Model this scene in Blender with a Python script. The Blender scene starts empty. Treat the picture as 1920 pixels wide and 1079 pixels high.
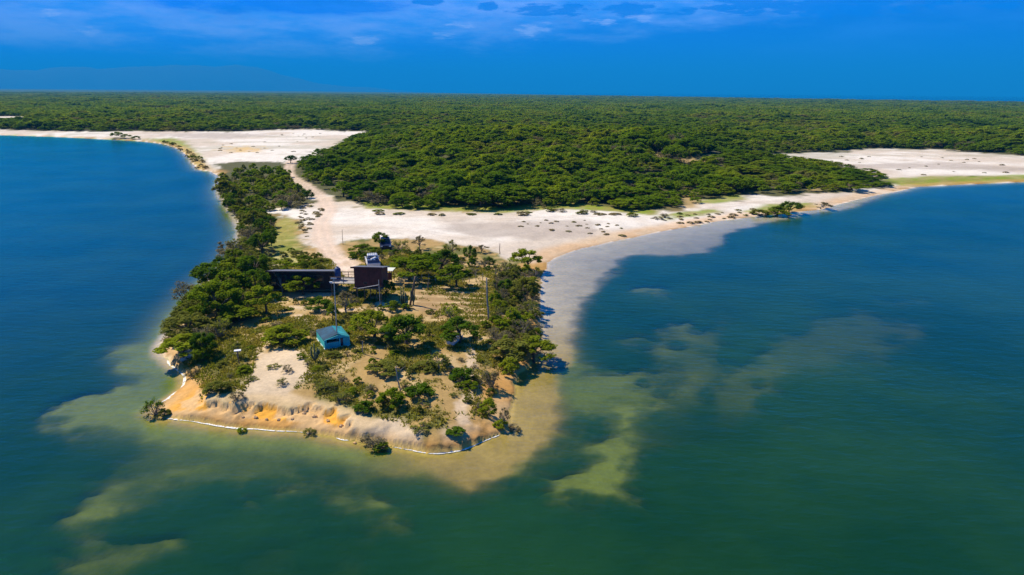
import bpy, math, random
import numpy as np
from mathutils import Vector, Matrix

SC = bpy.context.scene
COL = SC.collection
R = math.radians

# ------------------------------------------------------------------ camera
CAM_H = 26.0
FPX = 1280.0                      # focal length in pixels of the 1920 wide photograph
PITCH = R(16.02)
ROLL = R(0.43)
_f = Vector((0, math.cos(PITCH), -math.sin(PITCH)))
_r0 = Vector((1, 0, 0)); _u0 = Vector((0, math.sin(PITCH), math.cos(PITCH)))
_r = _r0 * math.cos(ROLL) + _u0 * math.sin(ROLL)
_u = _u0 * math.cos(ROLL) - _r0 * math.sin(ROLL)
cam_d = bpy.data.cameras.new('camera'); cam = bpy.data.objects.new('camera', cam_d); COL.objects.link(cam)
cam_d.lens = 24.0; cam_d.sensor_width = 36.0; cam_d.clip_start = 0.5; cam_d.clip_end = 120000
M = Matrix.Identity(4)
for i in range(3):
    M[i][0] = _r[i]; M[i][1] = _u[i]; M[i][2] = -_f[i]
M[2][3] = CAM_H
cam.matrix_world = M
SC.camera = cam

# ------------------------------------------------------------------ light
SUN_EL = R(50); SUN_AZ = math.atan2(-0.84, 0.54)       # from +Y, clockwise
SUN_DIR = Vector((math.sin(SUN_AZ) * math.cos(SUN_EL), math.cos(SUN_AZ) * math.cos(SUN_EL), math.sin(SUN_EL)))
sun_d = bpy.data.lights.new('sun', 'SUN'); sun = bpy.data.objects.new('sun', sun_d); COL.objects.link(sun)
sun_d.energy = 4.6; sun_d.angle = R(0.5); sun_d.color = (1.0, 0.89, 0.66)
sun.rotation_euler = (-SUN_DIR).to_track_quat('-Z', 'Y').to_euler()

SC.view_settings.view_transform = 'Standard'; SC.view_settings.look = 'None'
SC.view_settings.exposure = 0.60; SC.view_settings.gamma = 1.0
SC.view_settings.use_curve_mapping = False
try:
    SC.cycles.max_bounces = 6; SC.cycles.transparent_max_bounces = 16
    SC.cycles.caustics_reflective = False; SC.cycles.caustics_refractive = False
except Exception: pass

def N(nt, typ, **kw):
    n = nt.nodes.new(typ)
    for k, v in kw.items():
        if k.startswith('i_'):
            key = k[2:].replace('_', ' ')
            n.inputs[key].default_value = v
        else: setattr(n, k, v)
    return n
def math_n(nt, op, a, b=None, c=None, clamp=False):
    n = nt.nodes.new('ShaderNodeMath'); n.operation = op; n.use_clamp = clamp
    for i, v in enumerate((a, b, c)):
        if v is None: continue
        if isinstance(v, (int, float)): n.inputs[i].default_value = v
        else: nt.links.new(v, n.inputs[i])
    return n.outputs[0]
def mixc(nt, fac, a, b, blend='MIX'):
    n = nt.nodes.new('ShaderNodeMix'); n.data_type = 'RGBA'; n.blend_type = blend
    for s, v in ((n.inputs[0], fac), (n.inputs[6], a), (n.inputs[7], b)):
        if isinstance(v, (int, float)): s.default_value = v
        elif isinstance(v, tuple): s.default_value = (*v[:3], 1)
        else: nt.links.new(v, s)
    return n.outputs[2]
def maprange(nt, v, a, b, c=0.0, d=1.0, smooth=True):
    n = nt.nodes.new('ShaderNodeMapRange'); n.interpolation_type = 'SMOOTHSTEP' if smooth else 'LINEAR'
    nt.links.new(v, n.inputs[0])
    for i, x in enumerate((a, b, c, d)): n.inputs[i + 1].default_value = x
    return n.outputs[0]

# ------------------------------------------------------------------ sky
W = bpy.data.worlds.new('World'); SC.world = W; W.use_nodes = True
nt = W.node_tree; nt.nodes.clear()
out = N(nt, 'ShaderNodeOutputWorld'); bg = N(nt, 'ShaderNodeBackground')
sky = N(nt, 'ShaderNodeTexSky', sky_type='NISHITA', sun_disc=False)
sky.sun_elevation = SUN_EL; sky.sun_rotation = SUN_AZ; sky.air_density = 1.0; sky.dust_density = 0.0; sky.ozone_density = 2.0
tc = N(nt, 'ShaderNodeTexCoord'); sep = N(nt, 'ShaderNodeSeparateXYZ'); nt.links.new(tc.outputs['Generated'], sep.inputs[0])
X, Y, Z = sep.outputs
az = math_n(nt, 'ARCTAN2', X, Y)
# deep tropical blue: each channel of the sky model gets its own gain and contrast, the same in every direction
srgb = N(nt, 'ShaderNodeSeparateColor'); nt.links.new(sky.outputs[0], srgb.inputs[0]); crgb = N(nt, 'ShaderNodeCombineColor')
for i_, (gain, power) in enumerate(((0.005, 0.5), (0.175, 0.5), (1.05, 1.15))):
    v_ = math_n(nt, 'POWER', math_n(nt, 'MULTIPLY', srgb.outputs[i_], 0.10), power)
    nt.links.new(math_n(nt, 'MULTIPLY', v_, gain), crgb.inputs[i_])
cmb = N(nt, 'ShaderNodeCombineXYZ')
nt.links.new(X, cmb.inputs[0]); nt.links.new(Y, cmb.inputs[1]); nt.links.new(math_n(nt, 'MULTIPLY', Z, 4.5), cmb.inputs[2])
def sky_noise(scale, detail, rough=0.55, off=(0, 0, 0)):
    mp = N(nt, 'ShaderNodeMapping'); nt.links.new(cmb.outputs[0], mp.inputs[0]); mp.inputs[1].default_value = off
    n = N(nt, 'ShaderNodeTexNoise'); nt.links.new(mp.outputs[0], n.inputs[0])
    n.inputs['Scale'].default_value = scale; n.inputs['Detail'].default_value = detail; n.inputs['Roughness'].default_value = rough
    return math_n(nt, 'SUBTRACT', n.outputs[0], 0.5)
n1 = sky_noise(3.0, 5, 0.5, (3.1, 0, 0.4)); n2 = sky_noise(9, 6, 0.55, (1.3, 2, 0)); n3 = sky_noise(24, 5, 0.6); n4 = sky_noise(45, 4, 0.6)
def mul(a_, b_): return math_n(nt, 'MULTIPLY', a_, b_)
def add(a_, b_): return math_n(nt, 'ADD', a_, b_)
def sub(a_, b_): return math_n(nt, 'SUBTRACT', a_, b_)
def puffs(items):
    """union of soft ellipses (azimuth, elevation, half width, half height)"""
    best = None
    for a_, e_, w_, h_ in items:
        q1 = mul(sub(az, a_), 1 / w_); q2 = mul(sub(Z, e_), 1 / h_)
        v_ = sub(1.0, add(mul(q1, q1), mul(q2, q2)))
        best = v_ if best is None else math_n(nt, 'MAXIMUM', best, v_)
    return math_n(nt, 'MAXIMUM', best, -3.0)
# a thin pale sheet of cloud whose lower edge climbs to the right
sheet = sub(Z, add(add(mul(az, 0.065), mul(mul(az, az), 0.06)), 0.066))
sheet = add(sheet, add(mul(n1, 0.035), add(mul(n2, 0.045), mul(n3, 0.02))))
sheet_m = maprange(nt, sheet, -0.016, 0.022)
gapm = maprange(nt, add(puffs([(-0.32, 0.107, 0.17, 0.016), (-0.46, 0.118, 0.08, 0.012)]), add(mul(n2, 3.4), mul(n3, 2.0))), -0.2, 0.9)
sheet_m = mul(sheet_m, sub(1.0, mul(gapm, 0.95)))
sheet_m = mul(sheet_m, sub(1.0, mul(maprange(nt, add(Z, mul(n2, 0.10)), 0.145, 0.24), 0.93)))      # a belt of cloud low over the land; open blue above
cloudc = mixc(nt, maprange(nt, add(n2, mul(n3, 0.6)), -0.22, 0.26), (0.04, 0.26, 0.90), (0.21, 0.40, 0.98))
base = mixc(nt, mul(sheet_m, 0.85), crgb.outputs[0], cloudc)
veil = mul(maprange(nt, add(mul(n1, 0.8), mul(n2, 0.7)), -0.02, 0.26), maprange(nt, Z, 0.02, 0.10))
base = mixc(nt, mul(mul(veil, sub(1.0, mul(maprange(nt, Z, 0.16, 0.28), 0.8))), 0.34), base, (0.05, 0.26, 0.92))
shade = mul(maprange(nt, add(sky_noise(4.5, 5, 0.55, (5.5, 3, 6.1)), mul(n3, 0.3)), 0.03, 0.2), maprange(nt, Z, 0.05, 0.11))
base = mixc(nt, mul(mul(shade, sub(1.0, maprange(nt, Z, 0.16, 0.28))), 0.5), base, (0.0, 0.13, 0.66))
# bluer banks of cumulus in front of it
bank = add(puffs([(0.05, 0.105, 0.055, 0.008), (0.085, 0.108, 0.03, 0.009), (0.155, 0.106, 0.035, 0.010), (0.215, 0.104, 0.03, 0.007), (0.30, 0.112, 0.05, 0.017), (0.42, 0.108, 0.11, 0.018), (0.56, 0.115, 0.10, 0.022),
    (-0.20, 0.124, 0.022, 0.006), (-0.12, 0.118, 0.026, 0.007), (-0.035, 0.111, 0.015, 0.006), (0.45, 0.130, 0.05, 0.008)]), add(mul(n3, 3.6), mul(n4, 3.0)))
base = mixc(nt, mul(maprange(nt, bank, -0.1, 0.7), 0.85), base, (0.0, 0.145, 0.72))
# small bright tufts
tuft = add(puffs([(0.02, 0.080, 0.022, 0.010), (0.045, 0.083, 0.012, 0.008), (-0.20, 0.066, 0.020, 0.007), (-0.10, 0.073, 0.02, 0.005), (0.12, 0.092, 0.03, 0.006), (0.17, 0.096, 0.02, 0.005), (-0.57, 0.082, 0.012, 0.006), (-0.53, 0.064, 0.014, 0.006), (-0.07, 0.088, 0.03, 0.006)]), add(mul(n3, 4.5), mul(n4, 4.0)))
base = mixc(nt, mul(maprange(nt, tuft, 0.0, 1.6), 0.75), base, (0.32, 0.50, 1.0))
nt.links.new(base, bg.inputs[0]); bg.inputs[1].default_value = 1.0
nt.links.new(bg.outputs[0], out.inputs[0])

# ------------------------------------------------------------------ numeric helpers
rng = np.random.default_rng(7)
def ray(px, py):
    x = (px - 960.0) / FPX; y = (539.5 - py) / FPX
    return _f + _r * x + _u * y
def at(px, py, z=0.0):
    d = ray(px, py)
    if d.z > -1e-4: d.z = -1e-4
    t = (z - CAM_H) / d.z
    return (d.x * t, d.y * t)
def atl(pts, z=0.0): return np.array([at(x, y, z) for x, y in pts])

_perm = np.random.default_rng(3).random((256, 256)).astype(np.float32)
def vnoise(x, y):
    xi = np.floor(x).astype(np.int64); yi = np.floor(y).astype(np.int64)
    fx = x - xi; fy = y - yi
    fx = fx * fx * (3 - 2 * fx); fy = fy * fy * (3 - 2 * fy)
    a = _perm[xi & 255, yi & 255]; b = _perm[(xi + 1) & 255, yi & 255]
    c = _perm[xi & 255, (yi + 1) & 255]; d = _perm[(xi + 1) & 255, (yi + 1) & 255]
    return (a * (1 - fx) + b * fx) * (1 - fy) + (c * (1 - fx) + d * fx) * fy
def fbm(x, y, s, o=4, seed=0.0):
    v = np.zeros_like(x); a = 0.5; t = 0
    for k in range(o):
        v += a * vnoise(x * s + 17.3 * k + seed, y * s + 9.1 * k + seed * 1.7); t += a; a *= 0.5; s *= 2.03
    return v / t
def sstep(a, b, x):
    t = np.clip((x - a) / (b - a), 0, 1); return t * t * (3 - 2 * t)
def dist_poly(X, Y, P, closed=True):
    """unsigned distance to a polyline and an inside flag"""
    d2 = np.full(X.shape, 1e18); ins = np.zeros(X.shape, bool); n = len(P)
    for i in range(n if closed else n - 1):
        ax, ay = P[i]; bx, by = P[(i + 1) % n]
        ex, ey = bx - ax, by - ay; L = ex * ex + ey * ey + 1e-12
        t = np.clip(((X - ax) * ex + (Y - ay) * ey) / L, 0, 1)
        d2 = np.minimum(d2, (X - ax - t * ex) ** 2 + (Y - ay - t * ey) ** 2)
        if closed:
            c = (ay > Y) != (by > Y)
            if ey != 0: ins ^= c & (X < ex * (Y - ay) / ey + ax)
    return np.sqrt(d2), ins
def sdf(X, Y, P):
    P = np.asarray(P); d, i = dist_poly(X, Y, P); return np.where(i, d, -d)

# ------------------------------------------------------------------ the plan of the place (points of the photograph on the ground)
SHORE = [(-900, 240), (-300, 244), (0, 254), (100, 257), (200, 262), (270, 266), (310, 271), (335, 280), (350, 292), (360, 306), (372, 319), (398, 323),
    (412, 334), (408, 350), (412, 368), (425, 384), (440, 404), (452, 432), (446, 462), (430, 486), (408, 508), (385, 530), (360, 560), (338, 592), (320, 622),
    (306, 648), (304, 664), (322, 682), (345, 699), (357, 712), (347, 729), (324, 747), (302, 760), (294, 772), (308, 781), (350, 789), (400, 796), (450, 801),
    (500, 805), (560, 809), (600, 813), (640, 821), (700, 830), (760, 840), (800, 848), (835, 850), (870, 842), (900, 829), (943, 812), (955, 800), (952, 780),
    (958, 750), (958, 722), (968, 700), (990, 688), (1012, 675), (1018, 655), (1014, 630), (1014, 600), (1012, 570), (1014, 540), (1018, 512), (1030, 492), (1050, 479),
    (1090, 467), (1150, 453), (1200, 443), (1260, 431), (1330, 418), (1400, 408), (1470, 401), (1540, 393), (1590, 379), (1640, 367), (1690, 358), (1720, 351),
    (1800, 347), (1920, 342), (2300, 334), (3200, 322)]
def polar(azd, r): a = R(azd); return (r * math.sin(a), r * math.cos(a))
LAND = np.vstack([atl(SHORE), [polar(75, 1500), polar(60, 2300), polar(38, 2900), polar(28, 3100), polar(11, 4200), polar(0, 6500), polar(-11, 12000), polar(-30, 26000), polar(-70, 26000), polar(-80, 3000)]])
PLATEAU = atl([(378, 742), (420, 741), (480, 739), (530, 741), (590, 750), (640, 763), (700, 784), (760, 800), (820, 806), (870, 794), (900, 774), (906, 740), (914, 705),
    (945, 673), (980, 640), (985, 590), (980, 545), (978, 510), (950, 492), (900, 484), (800, 472), (700, 470), (640, 480), (560, 480), (510, 500), (455, 505),
    (415, 540), (370, 590), (345, 640), (358, 676), (385, 700), (388, 726)], 1.8)
CLIFF = atl([(378, 742), (420, 741), (480, 739), (530, 741), (590, 750), (640, 763)], 1.8)
SLOPE = atl([(640, 763), (700, 784), (760, 800), (820, 806), (870, 794), (912, 776)], 1.8)
SAND_A = atl([(498, 392), (560, 398), (590, 385), (600, 372), (625, 376), (680, 395), (750, 402), (850, 405), (960, 405), (1060, 398), (1150, 402), (1230, 409), (1290, 392), (1330, 384), (1420, 375),
    (1500, 372), (1600, 362), (1690, 345), (1720, 352), (1640, 372), (1590, 385), (1400, 412), (1200, 448), (1040, 490), (1000, 500), (950, 485), (880, 470), (800, 462), (730, 455), (650, 458),
    (634, 470), (650, 505), (660, 525), (640, 525), (610, 490), (575, 465), (560, 450), (565, 425), (530, 412)])
SAND_B = atl([(-900, 235), (0, 246), (100, 249), (280, 250), (430, 250), (560, 245), (640, 249), (720, 251), (690, 258), (655, 262), (640, 275), (605, 288), (585, 300), (545, 312), (520, 308), (440, 307), (405, 315),
    (395, 326), (372, 322), (345, 292), (320, 272), (250, 262), (100, 258), (0, 256), (-900, 250)])
SAND_C = atl([(1405, 297), (1480, 293), (1560, 290), (1620, 284), (1700, 284), (1780, 287), (1920, 297), (2400, 304), (2400, 330), (1920, 336), (1800, 336), (1700, 344), (1660, 342), (1640, 330), (1600, 320), (1540, 308), (1470, 306)])
SAND_D = atl([(-200, 219), (20, 219), (62, 222), (60, 229), (0, 232), (-200, 232)])
ROAD = atl([(668, 540), (650, 515), (622, 485), (606, 455), (602, 425), (618, 402), (608, 380), (590, 366), (570, 352), (545, 338), (540, 325), (548, 306)])
MUD = [atl([(840, 425), (960, 425), (1060, 418), (1120, 425), (1100, 445), (1000, 455), (900, 452), (820, 440)]),
       atl([(1600, 312), (1760, 308), (1920, 320), (2200, 324), (1920, 328), (1750, 322), (1600, 322)]),
       atl([(280, 254), (400, 252), (520, 256), (430, 264), (330, 262)])]
BARE = [atl(p, 1.9) for p in (
    [(455, 720), (480, 660), (520, 648), (570, 655), (585, 690), (555, 725), (600, 745), (520, 742), (440, 735)],
    [(640, 765), (690, 772), (750, 768), (785, 790), (800, 818), (750, 832), (700, 800)],
    [(815, 790), (850, 775), (900, 768), (930, 792), (900, 815), (840, 815)],
    [(520, 545), (600, 540), (640, 548), (620, 556), (540, 560)],
    [(690, 565), (720, 562), (745, 575), (700, 585)],
    [(500, 470), (530, 462), (560, 470), (565, 490), (520, 495), (500, 485)])]
FIELD = atl([(776, 532), (905, 532), (912, 600), (830, 608), (765, 575)], 1.9)
GRASSY = [atl(p) for p in (
    [(680, 386), (760, 384), (850, 394), (950, 394), (1050, 386), (1150, 396), (1230, 402), (1228, 411), (1150, 404), (1050, 399), (950, 406), (850, 405), (760, 401), (690, 398)],
    [(1650, 340), (1760, 335), (1920, 332), (2300, 326), (2300, 333), (1920, 341), (1720, 350), (1690, 352)],
    [(1230, 412), (1280, 402), (1340, 396), (1350, 402), (1290, 412), (1250, 418)], [(1310, 385), (1380, 372), (1400, 380), (1340, 388)],
    [(1390, 400), (1440, 388), (1520, 384), (1530, 390), (1460, 402)],
    [(890, 402), (930, 394), (970, 400), (960, 408), (900, 408)],
    [(275, 263), (330, 262), (362, 280), (385, 305), (388, 318), (372, 322), (345, 294), (325, 276)],
    [(505, 425), (540, 412), (565, 425), (555, 455), (570, 480), (610, 500), (600, 520), (500, 500), (500, 460)])]
CLEAR = [atl(p) for p in ([(1195, 320), (1240, 319), (1260, 331), (1215, 332)], [(1268, 325), (1320, 322), (1330, 333), (1275, 334)], [(1278, 398), (1286, 365), (1300, 358), (1308, 395)], [(1462, 338), (1490, 336), (1500, 346), (1470, 348)], [(1500, 352), (1530, 358), (1545, 366), (1515, 362)])]
SHELF = atl([(1650, 372), (1600, 388), (1520, 403), (1440, 420), (1370, 440), (1345, 462), (1330, 474), (1280, 483), (1200, 480), (1165, 492), (1145, 515), (1122, 545), (1098, 570), (1090, 600), (1084, 640),
    (1072, 670), (1046, 692), (1042, 720), (1055, 760), (1066, 790), (1030, 830), (965, 875), (920, 908), (895, 940), (868, 935), (846, 908), (790, 882), (740, 895), (650, 885), (560, 862), (430, 842), (330, 828),
    (265, 800), (240, 770), (300, 752), (420, 760), (700, 790), (900, 780), (940, 720), (980, 600), (1000, 500), (1100, 450), (1500, 385), (1660, 360)])
SHOALS = [(atl(p), dep, amp) for p, dep, amp in (
    ([(300, 640), (335, 690), (335, 745), (270, 805), (150, 815), (80, 795), (110, 740), (190, 690), (230, 645)], 0.62, 4.0),
    ([(85, 975), (130, 925), (215, 900), (250, 915), (240, 970), (160, 1000), (95, 1000)], 0.75, 2.2),
    ([(470, 912), (560, 903), (680, 918), (790, 945), (760, 978), (715, 985), (690, 958), (600, 938), (510, 935)], 0.75, 2.0),
    ([(1000, 945), (930, 940), (985, 900), (1060, 875), (1100, 820), (1150, 760), (1210, 750), (1225, 860), (1205, 950), (1100, 960)], 0.62, 1.5),
    ([(1060, 750), (1130, 690), (1190, 690), (1190, 760), (1120, 800), (1080, 840)], 1.0, 2.6),
    ([(1232, 760), (1262, 735), (1310, 690), (1345, 655), (1330, 695), (1275, 745)], 0.7, 1.4),
    ([(1150, 700), (1215, 640), (1225, 570), (1180, 530), (1250, 540), (1300, 610), (1240, 670), (1180, 720)], 0.95, 3.0),
    ([(1050, 720), (1110, 690), (1190, 700), (1160, 760), (1060, 770)], 0.8, 2.0),
    ([(230, 890), (330, 862), (480, 880), (620, 890), (700, 925), (560, 900), (400, 895), (280, 920)], 0.85, 2.2),
    ([(1340, 720), (1420, 640), (1560, 580), (1700, 560), (1760, 640), (1600, 700), (1420, 760)], 1.5, 6.0),
    ([(60, 1079), (110, 1040), (250, 1020), (330, 1000), (300, 1040), (150, 1079)], 1.0, 2.0))]

def seg_dist(X, Y, P): return dist_poly(X, Y, np.asarray(P), closed=False)[0]
def terrain(X, Y):
    """height of the ground and lagoon bed"""
    rr = np.hypot(X, Y); s = np.clip(rr / 60.0, 1, 40)
    d = sdf(X, Y, LAND) + (fbm(X, Y, 0.35, 4, 5) - 0.5) * 0.9
    zl = 0.85 * (1 - np.exp(-np.maximum(d, 0) / 9.0)) + 0.05 * np.minimum(np.maximum(d, 0), 1.5)
    near = rr < 190
    sp = np.full(X.shape, -99.0); cl = np.full(X.shape, 99.0); sl = np.full(X.shape, 99.0)
    if near.any():
        sp[near] = sdf(X[near], Y[near], PLATEAU); cl[near] = seg_dist(X[near], Y[near], CLIFF); sl[near] = seg_dist(X[near], Y[near], SLOPE)
    steep = 1 - sstep(2.2, 5.0, cl); mid = 1 - sstep(0.5, 2.5, sl)
    w = 4.2 * (1 - steep) * (1 - mid * 0.25) + 0.13 * steep
    gul = np.abs(fbm(X * 1.0, Y * 0.55, 0.75, 4, 11) - 0.5) * 2.0
    fine = fbm(X, Y, 1.6, 3, 21) - 0.5
    spn = sp + steep * ((fbm(X, Y, 0.20, 2, 12) - 0.5) * 2.4 + (fbm(X, Y, 0.9, 3, 14) - 0.5) * 1.5 + (fbm(X, Y, 3.6, 2, 13) - 0.5) * 0.7) + mid * (fine * 1.2) + (1 - steep) * (fbm(X, Y, 0.3, 3, 2) - 0.5) * 1.2
    pl = sstep(-w, w, spn)
    zp = (pl * (1 - 0.55 * steep) + 0.55 * steep * sstep(-4.2, 0.8, sp + (fbm(X, Y, 0.5, 3, 15) - 0.5) * 1.2)) * (1.05 + 0.25 * (fbm(X, Y, 0.09, 3, 8) - 0.5) * 2)
    # talus at the foot of the cliff
    tal = steep * sstep(-2.4, 0.2, spn) * (1 - pl) * ((fbm(X, Y, 2.4, 3, 22) - 0.5) * 0.55 + 0.05)
    z = zl + zp + tal
    z += (fbm(X, Y, 0.5, 4, 31) - 0.5) * 0.16 * sstep(0, 3, d)
    # far country: low swells, the sand flats stay level
    flat = np.ones_like(X); mf = (rr > 110) & (rr < 620)
    if mf.any():
        for P in (SAND_A, SAND_B, SAND_C): flat[mf] *= sstep(2, 45, -sdf(X[mf], Y[mf], P))
    z += sstep(150, 420, rr) * (fbm(X, Y, 0.006, 4, 40) - 0.35) * 5.0 * flat * sstep(8, 90, d) * (1 - 0.6 * sstep(700, 1500, rr))
    z += 6.0 * np.exp(-((X - 45) / 110) ** 2 - ((Y - 285) / 75) ** 2) * flat * sstep(4, 60, d)
    # the bed of the lagoon
    dn = np.maximum(-d, 0)
    dep = np.minimum(0.13 * dn, 1.1)
    wob = (fbm(X, Y, 0.16, 5, 51) - 0.5)
    wob2 = (fbm(X * 0.6, Y, 0.5, 4, 52) - 0.5); wob3 = (fbm(X * 0.7, Y, 1.3, 3, 53) - 0.5)
    if (rr < 420).any():
        m = rr < 420
        s1 = sdf(X[m], Y[m], SHELF) + wob[m] * 4.0 + wob2[m] * 2.6 + wob3[m] * 0.8
        k = sstep(-1.3, 1.2, s1)
        dd = dep[m]; dd = dd * (1 - k) + np.minimum(dd, 0.085 + (0.010 + 0.035 * sstep(-1, -9, X[m])) * dn[m]) * k
        for P, dp, amp in SHOALS:
            s2 = sdf(X[m], Y[m], P) + wob[m] * amp * 3.0 + wob2[m] * amp * 2.4 + wob3[m] * amp * 1.3
            k = sstep(-amp * 0.9, amp * 1.1, s2)
            dd = np.minimum(dd, dd * (1 - k) + np.minimum(dd, dp * 0.32) * k)
        # mottled weed and sand on the near bed, drawn out into streaks right of the point
        xm, ym, dm_ = X[m], Y[m], dn[m]
        mot = fbm(xm * 0.8, ym, 0.10, 5, 54) + 0.10 * wob2[m] + 0.10 * wob3[m]; fade = sstep(26, 6, dm_) * sstep(70, 50, rr[m]); k = sstep(0.51, 0.62, mot) * fade * 0.75
        dd = np.minimum(dd, dd * (1 - k) + 0.34 * k)
        a1, b1 = xm * 0.86 - ym * 0.5, xm * 0.5 + ym * 0.86
        stt = fbm(a1, b1 * 0.22, 0.16, 5, 55) + 0.16 * wob2[m] + 0.10 * wob3[m]; zone = sstep(6, 14, xm) * sstep(34, 22, xm) * sstep(120, 95, rr[m]) * sstep(50, 60, rr[m]); k = sstep(0.50, 0.64, stt) * zone * 0.85
        dd = np.minimum(dd, dd * (1 - k) + 0.31 * k)
        dep[m] = dd
    z = np.where(d > 0, z, -dep)
    return z, d, sp, steep, pl
def gz(x, y):
    return float(terrain(np.array([float(x)]), np.array([float(y)]))[0][0])
def atg(px, py, it=5):
    z = 1.0
    for _ in range(it):
        x, y = at(px, py, z); z = gz(x, y)
    return x, y, z
def px_size(x, y, z): return math.sqrt(x * x + y * y + (CAM_H - z) ** 2) / FPX      # metres for each photo pixel there

# ------------------------------------------------------------------ materials
def new_mat(name):
    m = bpy.data.materials.new(name); m.use_nodes = True; m.node_tree.nodes.clear(); return m, m.node_tree
def out_to(nt, sh):
    o = N(nt, 'ShaderNodeOutputMaterial'); nt.links.new(sh, o.inputs[0]); return o
def noise_of(nt, vec, scale, detail=4, rough=0.55):
    n = N(nt, 'ShaderNodeTexNoise'); n.inputs['Scale'].default_value = scale; n.inputs['Detail'].default_value = detail; n.inputs['Roughness'].default_value = rough
    if vec is not None: nt.links.new(vec, n.inputs[0])
    return n.outputs[0]
def plain(name, col, rough=0.7, metal=0.0, var=0.25, scale=3.0, bump=0.0):
    m, nt = new_mat(name); tc = N(nt, 'ShaderNodeTexCoord')
    b = N(nt, 'ShaderNodeBsdfPrincipled'); b.inputs['Roughness'].default_value = rough; b.inputs['Metallic'].default_value = metal
    n = noise_of(nt, tc.outputs['Object'], scale, 5)
    lo = tuple(c * (1 - var) for c in col); hi = tuple(min(1, c * (1 + var)) for c in col)
    nt.links.new(mixc(nt, maprange(nt, n, 0.3, 0.7), lo, hi), b.inputs['Base Color'])
    if bump:
        bp = N(nt, 'ShaderNodeBump'); bp.inputs['Strength'].default_value = bump; nt.links.new(noise_of(nt, tc.outputs['Object'], scale * 6, 4), bp.inputs['Height']); nt.links.new(bp.outputs[0], b.inputs['Normal'])
    out_to(nt, b.outputs[0]); return m

def foliage(name, ramp, transl=0.5, big=0.02, wide=None):
    m, nt = new_mat(name)
    oi = N(nt, 'ShaderNodeObjectInfo'); geo = N(nt, 'ShaderNodeNewGeometry'); at_ = N(nt, 'ShaderNodeAttribute', attribute_name='tint')
    cr = N(nt, 'ShaderNodeValToRGB'); cr.color_ramp.interpolation = 'LINEAR'
    els = cr.color_ramp.elements
    while len(els) < len(ramp): els.new(0.5)
    for e, (p, c) in zip(els, ramp): e.position = p; e.color = (*c, 1)
    bn = noise_of(nt, geo.outputs['Position'], big, 3)
    f = math_n(nt, 'ADD', math_n(nt, 'MULTIPLY', oi.outputs['Random'], 0.55), math_n(nt, 'MULTIPLY', maprange(nt, bn, 0.32, 0.68), 0.45))
    if wide: f = math_n(nt, 'ADD', math_n(nt, 'MULTIPLY', f, 0.80), math_n(nt, 'MULTIPLY', maprange(nt, noise_of(nt, geo.outputs['Position'], wide, 4), 0.35, 0.65), 0.24))
    nt.links.new(f, cr.inputs[0])
    col = mixc(nt, 1.0, cr.outputs[0], at_.outputs['Color'], 'MULTIPLY')
    d = N(nt, 'ShaderNodeBsdfDiffuse'); t = N(nt, 'ShaderNodeBsdfTranslucent')
    nt.links.new(col, d.inputs[0]); nt.links.new(mixc(nt, 1.0, col, (1.3, 1.25, 0.5), 'MULTIPLY'), t.inputs[0])
    mx = N(nt, 'ShaderNodeMixShader'); mx.inputs[0].default_value = transl
    nt.links.new(d.outputs[0], mx.inputs[1]); nt.links.new(t.outputs[0], mx.inputs[2])
    out_to(nt, mx.outputs[0]); return m
MAT = {}
MAT['forest'] = foliage('forest_leaves', [(0.0, (0.045, 0.100, 0.006)), (0.2, (0.085, 0.160, 0.008)), (0.42, (0.145, 0.235, 0.009)), (0.62, (0.195, 0.275, 0.012)), (0.8, (0.250, 0.295, 0.016)), (0.92, (0.215, 0.200, 0.085)), (1.0, (0.30, 0.29, 0.05))], wide=0.0065)
MAT['acacia'] = foliage('acacia_leaves', [(0.0, (0.125, 0.195, 0.010)), (0.5, (0.175, 0.240, 0.012)), (1.0, (0.220, 0.260, 0.016))], big=0.1)
MAT['dark'] = foliage('dark_leaves', [(0.0, (0.060, 0.125, 0.010)), (1.0, (0.115, 0.195, 0.012))], big=0.1)
MAT['bright'] = foliage('bright_leaves', [(0.0, (0.21, 0.29, 0.012)), (1.0, (0.29, 0.33, 0.02))], big=0.1)
MAT['olive'] = foliage('olive_leaves', [(0.0, (0.150, 0.175, 0.030)), (1.0, (0.225, 0.235, 0.042))], big=0.1)
MAT['grey'] = foliage('grey_leaves', [(0.0, (0.155, 0.140, 0.080)), (1.0, (0.230, 0.205, 0.125))], big=0.1)
MAT['grass'] = foliage('grass_blades', [(0.0, (0.13, 0.17, 0.02)), (0.5, (0.24, 0.22, 0.05)), (1.0, (0.36, 0.27, 0.11))], big=0.35)
MAT['tuft'] = foliage('tuft_leaves', [(0.0, (0.30, 0.27, 0.13)), (0.6, (0.36, 0.30, 0.17)), (1.0, (0.28, 0.31, 0.06))], big=0.2)
MAT['bark'] = plain('bark', (0.10, 0.075, 0.05), 0.9, var=0.4, scale=6, bump=0.3)
MAT['greybark'] = plain('grey_bark', (0.24, 0.21, 0.18), 0.9, var=0.3, scale=6)

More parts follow.
